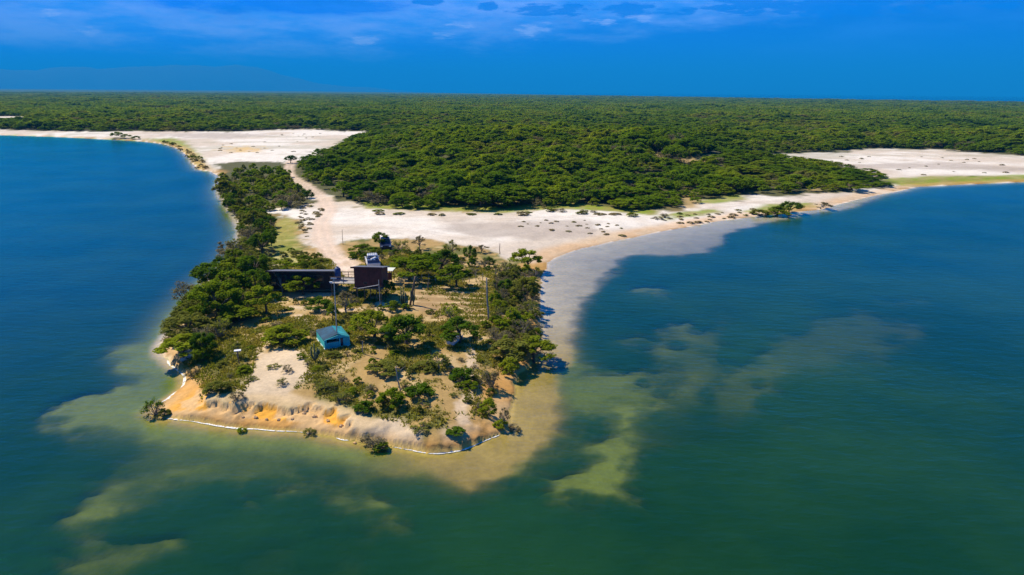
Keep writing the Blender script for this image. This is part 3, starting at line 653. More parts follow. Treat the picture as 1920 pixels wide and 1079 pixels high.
# small teal shed -----------------------------------------------------
hx, hy, hz = atg(633, 652); uh = px_size(hx, hy, hz + 0.5)
sw = 46 * uh; sd = 3.4; wh = 0.82; rg = 0.40
e = empty('teal_shed', (hx, hy, hz - 0.06), R(28))
T_ = 0.09
MB().box((0, sd / 2, 0.06), (sw + 0.12, sd + 0.12, 0.16)).build('plinth', MAT['plinth'], e)
MB().box((-sw / 2 + T_ / 2, sd / 2, 0.14 + wh / 2), (T_, sd, wh)).build('side_wall', MAT['teallight'], e)  # sunward wall in lighter teal: sunlight put into its colour
MB().box((sw / 2 - T_ / 2, sd / 2, 0.14 + wh / 2), (T_, sd, wh)).build('side_wall', MAT['teal'], e)
MB().box((0, sd - T_ / 2, 0.14 + wh / 2), (sw - 2 * T_ - 0.01, T_, wh)).build('back_wall', MAT['teal'], e)
fw_ = MB(); hw = sw / 2 - T_ - 0.005
for bx0, bx1, bz0, bz1 in ((-hw, 0.30, 0.14, 0.14 + wh * 0.62), (-hw, -hw + 0.14, 0.14 + wh * 0.62, 0.14 + wh), (0.58, hw, 0.14, 0.14 + wh), (0.18, 0.30, 0.14 + wh * 0.62, 0.14 + wh)):
    fw_.box(((bx0 + bx1) / 2, T_ / 2, (bz0 + bz1) / 2), (bx1 - bx0, T_, bz1 - bz0))
fw_.build('front_wall', MAT['teal'], e)
MB().box((-0.35, 0.16, 0.14 + wh * 0.64), (1.0, 0.28, 0.03)).build('counter', MAT['paletimber'], e)
MB().box((0.44, 0.10, 0.14 + wh * 0.45), (0.26, 0.04, wh * 0.9)).build('door', MAT['carnavy'], e)
MB().box((0.24, -0.05, 0.14 + wh * 0.5), (0.10, 0.08, wh)).build('door_post', MAT['teallight'], e)
gb = MB(); zt = 0.14 + wh + 0.02
gb.add([(-sw / 2 + 0.02, 0, zt), (sw / 2 - 0.02, 0, zt), (0.12, 0, zt + rg - 0.06), (-sw / 2 + 0.02, 0.07, zt), (sw / 2 - 0.02, 0.07, zt), (0.12, 0.07, zt + rg - 0.06)], [(0, 1, 2), (5, 4, 3), (0, 3, 4, 1), (1, 4, 5, 2), (2, 5, 3, 0)]); gb.build('gable', MAT['teal'], e)
o_ = 0.04
for s_ in (-1, 1):
    ro = MB()
    P = [(s_ * (sw / 2 + o_), 0.10, zt - 0.05), (s_ * (sw / 2 + o_), sd + o_, zt - 0.05), (0.12, sd * 0.72, zt + rg + 0.10), (0.12, 0.10, zt + rg - 0.02)]
    if s_ > 0: P = P[::-1]
    ro.add(P + [(p[0], p[1], p[2] + 0.05) for p in P], [(3, 2, 1, 0), (4, 5, 6, 7), (0, 1, 5, 4), (1, 2, 6, 5), (2, 3, 7, 6), (3, 0, 4, 7)]); ro.build('roof_panel', MAT['navyroof'] if s_ < 0 else MAT['tealroof'], e)
ro = MB()
P = [(-(sw / 2 + o_), sd + o_, zt - 0.05), (sw / 2 + o_, sd + o_, zt - 0.05), (0.12, sd * 0.72, zt + rg + 0.10)]
ro.add(P + [(p[0], p[1] + 0.01, p[2] + 0.05) for p in P], [(2, 1, 0), (3, 4, 5), (0, 1, 4, 3), (1, 2, 5, 4), (2, 0, 3, 5)])
ro.build('roof_panel', MAT['navyroof'], e)
tag(e, 'small low teal painted shed with dark blue roof on a pale plinth', 'shed')
# lamp pole above the shed
topz = None
px0, py0 = hx - 0.12, hy + 0.45; d_ = ray(626, 523); t_ = py0 / d_.y; topz = CAM_H + d_.z * t_; topx = d_.x * t_
e = empty('lamp_pole', (px0, py0, hz), 0)
MB().tube([(0, 0, 0), (0.02, 0, 1.5), (topx - px0, 0, topz - hz)], [0.065, 0.06, 0.045], 8).build('pole', MAT['steel'], e)
MB().box((topx - px0 - 0.02, 0, topz - hz + 0.03), (0.55, 0.10, 0.09)).build('lamp_head', MAT['steel'], e)
MB().box((topx - px0 - 0.30, 0, topz - hz - 0.35), (0.28, 0.12, 0.12)).build('bracket', MAT['whitepaint'], e)
tag(e, 'tall thin steel lamp pole rising out of the small teal shed', 'pole')
# post with a long arm before the red cabin
bx, by, bz = atg(713, 574); up_ = px_size(bx, by, 3)
e = empty('arm_post', (bx, by, bz), 0)
MB().tube([(0, 0, -0.2), (-0.05, 0, 3.15)], [0.055, 0.05], 7).build('post', MAT['steel'], e)
MB().tube([(-0.02, 0.02, 2.55), (-2.55, 0.1, 2.05)], [0.045, 0.035], 6).build('arm', MAT['steel'], e)
MB().tube([(0.16, 0.02, -0.2), (0.16, 0.02, 2.4)], 0.035, 6).build('brace', MAT['timber'], e)
tag(e, 'grey post with a long slanting arm before the red cabin', 'post')

# vehicles ------------------------------------------------------------
def truck(name, x, y, z, rz, body, label, cat, load=True):
    e = empty(name, (x, y, z), rz)                      # the nose points along local -y
    def sect(name_, prof, x0, x1, mat, inset=0.0):
        n = len(prof); V = [(x0, p[0], p[1]) for p in prof] + [(x1, p[0], p[1]) for p in prof]
        return MB().add(V, [tuple(range(n)), tuple(range(2 * n - 1, n - 1, -1))] + [(i, i + n, (i + 1) % n + n, (i + 1) % n) for i in range(n)]).build(name_, mat, e)
    sect('body', [(-2.35, 0.45), (-2.38, 0.75), (-2.30, 0.98), (-1.15, 1.10), (2.30, 1.08), (2.38, 0.75), (2.32, 0.45)], -0.90, 0.90, body)
    cabn = MB().add([(-0.84, -1.15, 1.10), (0.84, -1.15, 1.10), (0.84, 0.85, 1.10), (-0.84, 0.85, 1.10), (-0.68, -0.55, 1.78), (0.68, -0.55, 1.78), (0.70, 0.70, 1.80), (-0.70, 0.70, 1.80)],
                    [(4, 5, 6, 7), (0, 1, 5, 4), (1, 2, 6, 5), (2, 3, 7, 6), (3, 0, 4, 7)]).build('cab', body, e)
    def pane(P, nrm): MB().add([tuple(Vector(p) + Vector(nrm) * 0.012) for p in P], [(0, 1, 2, 3)]).build('window', MAT['glass'], e)
    pane([(-0.70, -1.07, 1.19), (0.70, -1.07, 1.19), (0.60, -0.62, 1.70), (-0.60, -0.62, 1.70)], (0, -0.75, 0.66))
    for s_ in (-1, 1):
        pane([(s_ * 0.815, -0.95, 1.20), (s_ * 0.815, -0.05, 1.20), (s_ * 0.725, -0.05, 1.68), (s_ * 0.725, -0.52, 1.68)], (s_ * 0.97, 0, 0.22))
        pane([(s_ * 0.815, 0.03, 1.20), (s_ * 0.815, 0.72, 1.20), (s_ * 0.725, 0.62, 1.68), (s_ * 0.725, 0.03, 1.68)], (s_ * 0.97, 0, 0.22))
        for wy in (-1.45, 1.45):
            w_ = MB().tube([(s_ * 0.72, wy, 0.36), (s_ * 0.93, wy, 0.36)], 0.36, 18).build('wheel', MAT['rubber'], e)
            MB().tube([(s_ * 0.925, wy, 0.36), (s_ * 0.945, wy, 0.36)], 0.20, 14).build('rim', MAT['steel'], w_)
        MB().box((s_ * 0.68, -2.345, 0.84), (0.34, 0.06, 0.16)).build('headlight', MAT['whitepaint'], e)
        MB().box((s_ * 0.98, -0.95, 1.22), (0.16, 0.10, 0.16)).build('mirror', body, e)
    MB().box((0, -2.375, 0.80), (0.95, 0.05, 0.20)).build('grille', MAT['rubber'], e)
    MB().box((0, -2.40, 0.52), (1.78, 0.14, 0.18)).build('bumper', MAT['rubber'], e)
    if load:
        rk = MB()
        for k in range(5): rk.box((-0.55 + k * 0.275, 0.1, 1.90), (0.04, 1.35, 0.04))
        for yy_ in (-0.5, 0.7): rk.box((0, yy_, 1.86), (1.36, 0.05, 0.05))
        rk.build('roof_rack', MAT['steel'], e)
        ld = MB(); ld.box((0.0, 1.62, 1.28), (1.72, 1.42, 0.40), 0, (0.92, 0.92)); ld.build('load', MAT['tarp'], e)
        for k, (qx, qy, qw) in enumerate(((-0.45, 2.0, 0.5), (0.15, 1.9, 0.42), (0.55, 1.4, 0.45), (-0.2, 1.35, 0.6))): MB().box((qx, qy, 1.56), (qw, 0.36, 0.22), 0.3 * k, (0.8, 0.8)).build('bundle', MAT['whitepaint'] if k % 2 else MAT['carnavy'], e)
        MB().add([(-0.72, 0.845, 1.20), (0.72, 0.845, 1.20), (0.62, 0.73, 1.70), (-0.62, 0.73, 1.70)], [(3, 2, 1, 0)]).build('rear_window', MAT['glass'], e)
        MB().box((0, 2.385, 0.80), (1.66, 0.04, 0.46)).build('tailgate', MAT['carwhite'], e)
    tag(e, label, cat); return e
tx, ty, tz = atg(699, 500)
truck('pickup_truck', tx, ty, tz, R(196), MAT['carwhite'], 'white pickup truck with a dark blue load parked behind the red cabin', 'truck')
tx, ty, tz = atg(723, 466)
truck('parked_car', tx, ty, tz, R(12), MAT['carnavy'], 'dark blue vehicle half hidden under a tree behind the white truck', 'car', load=False)
# open shelter right of the red cabin
sx_, sy_, sz_ = atg(727, 533); e = empty('shelter', (sx_, sy_, sz_), R(-4))
for qx in (-0.55, 0.55):
    for qy in (0, 1.3): MB().tube([(qx, qy, -0.2), (qx, qy, 1.75)], 0.05, 6).build('post', MAT['timber'], e)
MB().box((0, 0.65, 1.80), (1.5, 1.7, 0.07)).build('roof', MAT['plinth'], e)
MB().box((0.36, -0.08, 1.05), (0.5, 0.06, 0.95)).build('panel', MAT['redwood'], e)
tag(e, 'small open shelter with pale roof beside the red cabin', 'shelter')

# posts, cactus, stones ------------------------------------------------
def post(name, px_, py_, ptop, mat, r_, label, cat='post', dxp=0.0, extra=None):
    x, y, z = atg(px_, py_); k = px_size(x, y, z); h = (py_ - ptop) * k / math.cos(math.atan2(CAM_H - z, math.hypot(x, y)))
    mb = MB(); n = 4; mb.tube([(dxp * k * (i / n) + 0.03 * math.sin(i * 2.1), 0.02 * math.cos(i * 1.7), -0.25 + (h + 0.25) * i / n) for i in range(n + 1)], [r_ * (1.1 - 0.35 * i / n) for i in range(n + 1)], 7)
    if extra: extra(mb, h)
    o = mb.build(name, mat, None, (x, y, z), True); tag(o, label, cat); return o
def twigs(mb, h):
    for a_, l_ in ((0.4, 0.5), (2.5, 0.4), (4.4, 0.55)): mb.tube([(0, 0, h * 0.86), (math.cos(a_) * l_, math.sin(a_) * l_, h * 1.0)], [0.03, 0.01], 4)
post('timber_post', 916, 602, 523, MAT['paletimber'], 0.10, 'tall grey wooden pole at the right edge of the furrowed plot', dxp=-4)
post('leaning_log', 768, 572, 520, MAT['timber'], 0.13, 'thick leaning log at the left edge of the furrowed plot', 'log', dxp=12)
post('pale_post', 782, 526, 510, MAT['paletimber'], 0.07, 'short pale post before the shadow of the broad tree')
post('dead_pole', 752, 738, 690, MAT['paletimber'], 0.06, 'thin pale dead trunk standing among the front bushes', 'trunk', dxp=-8, extra=twigs)
post('dead_stake', 680, 664, 640, MAT['paletimber'], 0.05, 'short pale stake just right of the teal shed', 'stake', dxp=1)
post('beach_post', 937, 477, 457, MAT['timber'], 0.06, 'dark post by the beach left of the bushy shore tree')
post('road_post', 643, 459, 432, MAT['timber'], 0.045, 'thin dark post at the right edge of the sandy track')
post('bare_post', 803, 545, 530, MAT['timber'], 0.07, 'short dark stump post standing alone on the furrowed plot', extra=twigs)
# white panel on a post
x, y, z = atg(448, 682); e = empty('panel_post', (x, y, z), R(20))
MB().tube([(0, 0, -0.2), (0, 0, 1.25)], 0.045, 6).build('post', MAT['timber'], e)
MB().box((0, 0, 1.30), (0.60, 0.40, 0.05)).build('panel', MAT['whitepaint'], e); tag(e, 'small white panel on a short post near the left shore', 'sign')
# fence behind the plot
e0 = atg(778, 532); e1 = atg(905, 527); e = empty('fence', e0, 0); nfp = 11
for k in range(nfp):
    f_ = k / (nfp - 1); qx = (e1[0] - e0[0]) * f_; qy = (e1[1] - e0[1]) * f_; qz = gz(e0[0] + qx, e0[1] + qy) - e0[2]
    MB().tube([(qx, qy, qz - 0.25), (qx + random.uniform(-.05, .05), qy, qz + 1.15 + random.uniform(-.1, .15))], 0.045, 5).build('fence_post', MAT['paletimber'], e)
for hh in (0.45, 0.85):
    wv = [((e1[0] - e0[0]) * k / 10, (e1[1] - e0[1]) * k / 10, gz(e0[0] + (e1[0] - e0[0]) * k / 10, e0[1] + (e1[1] - e0[1]) * k / 10) - e0[2] + hh) for k in range(11)]
    MB().tube(wv, 0.012, 4).build('wire', MAT['steel'], e)
tag(e, 'thin post and wire fence along the back of the furrowed plot', 'fence')
def cactus(px_, py_, hpx, arms, label, seed):
    g = random.Random(seed); x, y, z = atg(px_, py_); k = px_size(x, y, z) ; h = hpx * k * 1.05; e = empty('column_cactus', (x, y, z), 0)
    for i in range(arms):
        a_ = g.random() * 6.28; l_ = 0 if i == 0 else g.uniform(0.15, 0.45); hh = h * (1 if i == 0 else g.uniform(0.5, 0.9)); z0 = 0 if i == 0 else h * g.uniform(0.12, 0.35)
        pts_ = [(0, 0, z0 - 0.15), (math.cos(a_) * l_ * 0.7, math.sin(a_) * l_ * 0.7, z0 + 0.10), (math.cos(a_) * l_, math.sin(a_) * l_, z0 + 0.3), (math.cos(a_) * l_, math.sin(a_) * l_, hh)]
        MB().tube(pts_, [0.08, 0.085, 0.085, 0.05], 8).build('stem', MAT['cactus'], e, smooth=True)
    tag(e, label, 'cactus')
cactus(591, 678, 32, 5, 'dark branching column cactus in front of the teal shed', 1)
cactus(757, 576, 40, 9, 'clump of tall column cactus beside the leaning log', 2)
cactus(775, 572, 36, 3, 'thin column cactus at the corner of the furrowed plot', 3)
def rock(name, px_, py_, wpx, mat, label, seed, cat='rock', hs=0.6, dz=0.0, group=None):
    g = np.random.default_rng(seed); x, y, z = atg(px_, py_); k = px_size(x, y, z); w = wpx * k; V = []; F_ = []; nu, nv_ = 9, 6
    for j in range(nv_ + 1):
        th_ = math.pi * j / nv_
        for i in range(nu):
            ph = 2 * math.pi * i / nu; rr2 = 0.5 * w * (0.75 + 0.5 * g.random()); V.append((rr2 * math.sin(th_) * math.cos(ph), rr2 * math.sin(th_) * math.sin(ph) * 0.8, rr2 * math.cos(th_) * hs))
    for j in range(nv_):
        for i in range(nu): F_.append((j * nu + i, (j + 1) * nu + i, (j + 1) * nu + (i + 1) % nu, j * nu + (i + 1) % nu))
    o = MB().add(V, F_).build(name, mat, None, (x, y, z + w * 0.18 * hs + dz)); tag(o, label, cat, group); return o
rock('pale_boulder', 362, 667, 26, MAT['stone'], 'pale grey boulder under the leaning tree at the left tip', 1)
rock('grey_rock', 345, 676, 12, MAT['stone'], 'small grey rock by the water under the leaning tree', 2)
for i, (qx, qy, qs) in enumerate(((522, 778, 9), (478, 772, 8), (548, 786, 7), (590, 782, 10), (615, 790, 8), (500, 786, 6), (570, 776, 8), (640, 800, 8), (455, 781, 6), (664, 806, 7))):
    rock('clay_lump', qx, qy, qs, MAT['soil'], 'ochre lump of fallen clay at the foot of the cliff', 20 + i, 'clay lump', group='fallen clay below the cliff')
# white skiff under the dark umbrella tree
x, y, z = atg(856, 640); e = empty('skiff', (x, y, z), R(70)); sk = MB(); ns = 9; V = []; F_ = []
for i in range(ns):
    f_ = i / (ns - 1); hw_ = 0.5 * math.sin(math.pi * min(0.5, 0.10 + 0.62 * (1 - f_) ** 0.8)) ; hh = 0.45 + 0.22 * f_ ** 2
    V += [(-1.4 + 2.8 * f_, -hw_, hh), (-1.4 + 2.8 * f_, -hw_ * 0.75, 0.12), (-1.4 + 2.8 * f_, 0, 0.0 + 0.12 * f_ ** 3), (-1.4 + 2.8 * f_, hw_ * 0.75, 0.12), (-1.4 + 2.8 * f_, hw_, hh)]
for i in range(ns - 1):
    for k in range(4): F_.append((i * 5 + k, i * 5 + k + 1, (i + 1) * 5 + k + 1, (i + 1) * 5 + k))
F_.append((0, 1, 2, 3, 4)); sk.add(V, F_).build('hull', MAT['whitepaint'], e)
for f_ in (-0.7, 0.1): MB().box((f_, 0, 0.36), (0.22, 0.86 if f_ < 0 else 0.74, 0.04)).build('thwart', MAT['paletimber'], e)
tag(e, 'white skiff lying in the shade of the dark umbrella tree', 'boat')

# foam along the shore --------------------------------------------------
m, nt = new_mat('foam'); geo = N(nt, 'ShaderNodeNewGeometry'); b = N(nt, 'ShaderNodeBsdfPrincipled'); b.inputs['Roughness'].default_value = 0.8
nt.links.new(mixc(nt, maprange(nt, noise_of(nt, geo.outputs['Position'], 3.0, 4), 0.3, 0.7), (0.62, 0.63, 0.66), (0.84, 0.84, 0.86)), b.inputs['Base Color']); ft = N(nt, 'ShaderNodeBsdfTransparent'); fm = N(nt, 'ShaderNodeMixShader'); nt.links.new(maprange(nt, noise_of(nt, geo.outputs['Position'], 4.0, 4, 0.65), 0.34, 0.50), fm.inputs[0]); nt.links.new(ft.outputs[0], fm.inputs[1]); nt.links.new(b.outputs[0], fm.inputs[2]); out_to(nt, fm.outputs[0]); MAT['foam'] = m
def shore_pts():
    """the water's edge itself: where the ground sheet meets the level of the lagoon"""
    P = atl(SHORE); return P
def foam(polys, label):
    V = []; F_ = []
    for pl_, wd in polys:
        P = atl(pl_); L = [0]
        for i in range(1, len(P)): L.append(L[-1] + np.linalg.norm(P[i] - P[i - 1]))
        n = max(16, int(L[-1] / 0.22)); t_ = np.linspace(0, L[-1], n); xs = np.interp(t_, L, P[:, 0]); ys = np.interp(t_, L, P[:, 1])
        # slide each point to the waterline
        for _ in range(6):
            z0 = terrain(xs, ys)[1]; ex = (terrain(xs + 0.15, ys)[1] - z0) / 0.15; ey = (terrain(xs, ys + 0.15)[1] - z0) / 0.15; q = np.maximum(ex * ex + ey * ey, 0.3)
            xs = xs - 0.7 * (z0 + 0.16) * ex / q; ys = ys - 0.7 * (z0 + 0.16) * ey / q
        ker = np.ones(7) / 7; xs[3:-3] = np.convolve(xs, ker, 'valid'); ys[3:-3] = np.convolve(ys, ker, 'valid')
        tx_ = np.gradient(xs); ty_ = np.gradient(ys); q = np.hypot(tx_, ty_) + 1e-9; nx_, ny_ = -ty_ / q, tx_ / q
        ww = wd * np.clip(-0.35 + 2.6 * fbm(xs, ys, 0.5, 4, 91), 0.12, 1.5) * np.minimum(1, np.minimum(np.arange(n), np.arange(n)[::-1]) / 6.0 + 0.05); o0 = len(V)
        for i in range(n):
            for k in (-0.5, -0.2, 0.2, 0.5):
                V.append((xs[i] + nx_[i] * ww[i] * k, ys[i] + ny_[i] * ww[i] * k, 0.012 + (0.012 if abs(k) < 0.3 else 0.0)))
        for i in range(n - 1):
            if min(ww[i], ww[i + 1]) < wd * 0.2: continue
            for k in range(3): F_.append((o0 + i * 4 + k, o0 + i * 4 + k + 1, o0 + i * 4 + 5 + k, o0 + i * 4 + 4 + k))
    o = MB().add(V, F_).build('shore_foam', MAT['foam'], None, (0, 0, 0), True); tag(o, label, 'foam', kind='stuff')
foam([([(312, 674), (345, 699), (357, 712), (347, 729), (324, 747), (302, 760)], 0.27), ([(312, 782), (350, 789), (400, 796), (450, 801), (500, 805), (560, 809), (602, 813)], 0.18),
      ([(632, 819), (660, 824)], 0.18), ([(728, 835), (760, 840), (800, 848), (835, 850), (870, 842), (900, 829), (943, 812)], 0.19)], 'thin white line of foam along the water edge of the point')


# ------------------------------------------------------------------ trees and bushes of the point
# x, y of the foot, height and width in photo pixels, build, leaf, name, label
TREES = [
 (345, 672, 52, 92, 'acacia', 'bright', 'acacia_tree', 'leaning flat topped tree overhanging the water at the left tip'),
 (384, 668, 50, 46, 'round', 'dark', 'round_tree', 'dark round bush tree beside the pale boulder at the left tip'),
 (352, 640, 66, 88, 'acacia', 'olive', 'acacia_tree', 'broad olive tree directly behind the leaning tree at the left tip'),
 (412, 600, 76, 92, 'round', 'acacia', 'round_tree', 'tall full green tree in the middle of the left shore thicket'),
 (446, 604, 42, 84, 'shrub', 'acacia', 'shrub', 'wide green bush at the inner edge of the left thicket'),
 (500, 588, 60, 74, 'acacia', 'bright', 'acacia_tree', 'yellow green tree with visible trunk left of the long cabin'),
 (568, 553, 46, 66, 'acacia', 'acacia', 'acacia_tree', 'feathery green tree standing in front of the long cabin'),
 (530, 550, 44, 44, 'sparse', 'grey', 'thorn_tree', 'grey thin thorn tree at the left end of the long cabin'),
 (432, 566, 62, 74, 'round', 'acacia', 'round_tree', 'green tree of the left thicket just behind the tallest one'),
 (384, 586, 60, 84, 'acacia', 'olive', 'acacia_tree', 'olive tree of the left thicket nearest the open water'),
 (352, 566, 52, 60, 'grey', 'grey', 'thorn_bush', 'spiky grey bare bush reaching over the water left of the thicket'),
 (402, 540, 54, 78, 'round', 'dark', 'round_tree', 'dark green tree at the water edge above the spiky grey bush'),
 (442, 528, 52, 74, 'acacia', 'acacia', 'acacia_tree', 'green spreading tree in the upper left thicket'),
 (478, 522, 50, 56, 'round', 'dark', 'round_tree', 'dark round tree left of the long cabin roof'),
 (484, 556, 54, 56, 'round', 'dark', 'round_tree', 'dark tree between the long cabin and the left thicket'),
 (432, 496, 42, 62, 'grey', 'grey', 'thorn_bush', 'grey brown bush by the water level with the cabin roofs'),
 (452, 478, 42, 60, 'grey', 'olive', 'thorn_bush', 'brownish bush on the left shore above the cabin roofs'),
 (424, 488, 40, 52, 'sparse', 'grey', 'thorn_tree', 'thin bare tree poking out over the left water'),
 (492, 476, 42, 46, 'round', 'dark', 'round_tree', 'dark tree beside the pale sand patch behind the long cabin'),
 (470, 452, 38, 54, 'grey', 'grey', 'thorn_bush', 'grey bush where the left shore bulges out'),
 (478, 428, 34, 50, 'round', 'olive', 'round_tree', 'olive tree left of the white sand near the track'),
 (424, 372, 36, 52, 'acacia', 'olive', 'acacia_tree', 'olive tree over the water at the narrow of the left shore'),
 (540, 388, 38, 66, 'grey', 'grey', 'thorn_bush', 'large grey thicket bush left of the bend in the track'),
 (575, 372, 24, 30, 'shrub', 'dark', 'shrub', 'dark little bush beside the bend of the track'),
 (545, 306, 15, 24, 'round', 'dark', 'round_tree', 'lone dark tree where the track meets the far left beach'),
 (990, 507, 48, 72, 'acacia', 'bright', 'acacia_tree', 'bushy yellow green tree at the corner of the right beach'),
 (1002, 674, 62, 92, 'acacia', 'acacia', 'acacia_tree', 'large green tree leaning over the water on the right shore'),
 (958, 676, 52, 92, 'acacia', 'olive', 'acacia_tree', 'flat olive tree left of the large leaning right shore tree'),
 (978, 628, 46, 54, 'grey', 'grey', 'thorn_bush', 'grey thorn bush behind the large leaning right shore tree'),
 (992, 596, 52, 50, 'grey', 'olive', 'thorn_bush', 'grey olive bush in the middle of the right shore'),
 (962, 610, 44, 44, 'shrub', 'bright', 'shrub', 'bright green bush right of the tall wooden pole'),
 (984, 566, 52, 56, 'round', 'olive', 'round_tree', 'olive tree on the right shore beside the furrowed plot'),
 (948, 552, 32, 36, 'round', 'dark', 'round_tree', 'small dark tree at the right corner of the furrowed plot'),
 (856, 538, 52, 80, 'acacia', 'acacia', 'acacia_tree', 'single umbrella tree with clear trunk casting shade on the plot'),
 (770, 526, 62, 112, 'acacia', 'acacia', 'acacia_tree', 'broad spreading tree right of the red cabin'),
 (828, 512, 54, 80, 'acacia', 'dark', 'acacia_tree', 'spreading tree behind the single umbrella tree'),
 (880, 492, 34, 28, 'round', 'dark', 'round_tree', 'compact dark round tree near the beach'),
 (848, 482, 38, 36, 'sparse', 'olive', 'thorn_tree', 'sparse tree standing against the beach left of the dark round tree'),
 (902, 474, 18, 34, 'sparse', 'grey', 'thorn_tree', 'small grey tree on the sand right of the dark round tree'),
 (715, 466, 34, 34, 'round', 'acacia', 'round_tree', 'round green tree above the dark blue vehicle'),
 (680, 476, 24, 64, 'shrub', 'acacia', 'shrub', 'low spreading bush left of the dark blue vehicle'),
 (752, 470, 32, 42, 'grey', 'olive', 'thorn_bush', 'grey green bush right of the dark blue vehicle'),
 (786, 468, 30, 34, 'sparse', 'grey', 'thorn_tree', 'bare crooked tree against the beach behind the broad tree'),
 (860, 642, 58, 88, 'acacia', 'dark', 'acacia_tree', 'dark umbrella tree shading the white skiff'),
 (700, 632, 62, 90, 'acacia', 'acacia', 'acacia_tree', 'forked green tree just right of the teal shed'),
 (762, 646, 70, 104, 'acacia', 'dark', 'acacia_tree', 'big dark tree between the teal shed and the umbrella tree'),
 (650, 588, 50, 56, 'sparse', 'grey', 'thorn_tree', 'crooked grey tree behind the teal shed lamp pole'),
 (625, 602, 38, 32, 'acacia', 'bright', 'acacia_tree', 'small bright green tree left of the lamp pole'),
 (842, 602, 42, 44, 'sparse', 'bright', 'thorn_tree', 'thin yellow green tree in the lower furrowed plot'),
 (824, 692, 40, 54, 'sparse', 'olive', 'thorn_tree', 'thin grey green tree below the dark umbrella tree'),
 (530, 642, 46, 100, 'shrub', 'acacia', 'shrub', 'big low green mound bush left of the teal shed'),
 (597, 580, 34, 60, 'shrub', 'dark', 'shrub', 'dark bush in front of the deck between the cabins'),
 (725, 560, 40, 40, 'round', 'dark', 'round_tree', 'dark bush tree at the right foot of the red cabin'),
 (735, 582, 26, 40, 'shrub', 'acacia', 'shrub', 'green bush below the red cabin beside the cactus clump'),
 (737, 760, 44, 64, 'shrub', 'acacia', 'shrub', 'green bush around the thin pale dead trunk'),
 (788, 742, 36, 72, 'shrub', 'dark', 'shrub', 'dark green bush behind the dead trunk'),
 (682, 770, 26, 44, 'shrub', 'dark', 'shrub', 'dark bush on the cliff top above the white slope'),
 (722, 696, 30, 76, 'shrub', 'olive', 'shrub', 'low olive bush right of the teal shed stake'),
 (800, 692, 22, 60, 'shrub', 'olive', 'shrub', 'low grey green bush left of the thin grey green tree'),
 (868, 712, 38, 60, 'shrub', 'dark', 'shrub', 'dark green bush in the right part of the front scrub'),
 (880, 728, 22, 42, 'shrub', 'acacia', 'shrub', 'small green bush below the dark one on the right'),
 (915, 778, 42, 42, 'shrub', 'bright', 'shrub', 'bright green bush at the right front corner'),
 (922, 728, 52, 52, 'grey', 'grey', 'thorn_bush', 'bare grey thorn bush on the right bank above the beach'),
 (938, 800, 22, 34, 'shrub', 'bright', 'shrub', 'small bright bush next to the right end of the foam line'),
 (944, 802, 44, 24, 'sparse', 'grey', 'thorn_tree', 'thin dead tree leaning at the right front corner'),
 (790, 806, 20, 50, 'grey', 'olive', 'thorn_bush', 'low dry bush on the white sand slope'),
 (852, 812, 16, 44, 'shrub', 'dark', 'shrub', 'dark flat bush under the ledge on the right slope'),
 (582, 814, 18, 32, 'grey', 'olive', 'thorn_bush', 'small bush at the water edge below the cliff'),
 (700, 834, 36, 78, 'grey', 'grey', 'thorn_bush', 'wide grey bush standing in the water edge at the front'),
 (714, 818, 24, 36, 'shrub', 'bright', 'shrub', 'yellow green bush behind the wide grey one at the front'),
 (449, 782, 12, 22, 'shrub', 'bright', 'shrub', 'tiny green plant at the foot of the ochre cliff'),
 (444, 748, 20, 36, 'grey', 'grey', 'thorn_bush', 'grey bush on the lip of the ochre cliff'),
 (408, 732, 26, 56, 'shrub', 'olive', 'shrub', 'olive bush above the left end of the cliff'),
 (458, 700, 20, 30, 'shrub', 'bright', 'shrub', 'bright small bush left of the bare sandy patch'),
 (446, 672, 34, 38, 'sparse', 'olive', 'thorn_tree', 'thin tree beside the small white panel'),
 (292, 778, 40, 46, 'grey', 'dark', 'mangrove', 'dark mangrove bush standing in the water at the left point'),
 (310, 780, 18, 26, 'shrub', 'olive', 'shrub', 'small olive bush at the left end of the front beach'),
 (360, 706, 22, 30, 'grey', 'grey', 'thorn_bush', 'bare twiggy bush at the foam on the left cove'),
 (638, 752, 28, 44, 'grey', 'olive', 'thorn_bush', 'grey green bush above the right end of the cliff'),
 (612, 728, 22, 50, 'grey', 'olive', 'thorn_bush', 'dry bush in the middle of the front scrub'),
 (965, 806, 18, 28, 'grey', 'grey', 'thorn_bush', 'small grey bush in the water at the right front corner'),
 (625, 668, 14, 36, 'shrub', 'olive', 'shrub', 'low olive bush in front of the teal shed'),
 (596, 692, 10, 26, 'shrub', 'acacia', 'shrub', 'small green bush at the foot of the branching cactus'),
 (1360, 408, 0, 0, None, None, None, None),
 (1455, 404, 22, 60, 'shrub', 'acacia', 'shrub', 'dark green bush by the water in the middle of the far right shore'),
 (1425, 404, 16, 40, 'shrub', 'olive', 'shrub', 'low bush left of the one by the far right water'),
 (1480, 400, 24, 40, 'round', 'dark', 'round_tree', 'rounded tree at the right end of the far right shore bushes'),
 (1540, 392, 14, 40, 'sparse', 'grey', 'thorn_tree', 'low spreading grey tree at the far right water edge'),
 (945, 338, 22, 16, 'grey', 'grey', 'thorn_bush', 'pale dead tree standing out in the middle of the woodland'),
]
random.seed(11); rng2 = np.random.default_rng(23)
placed = []
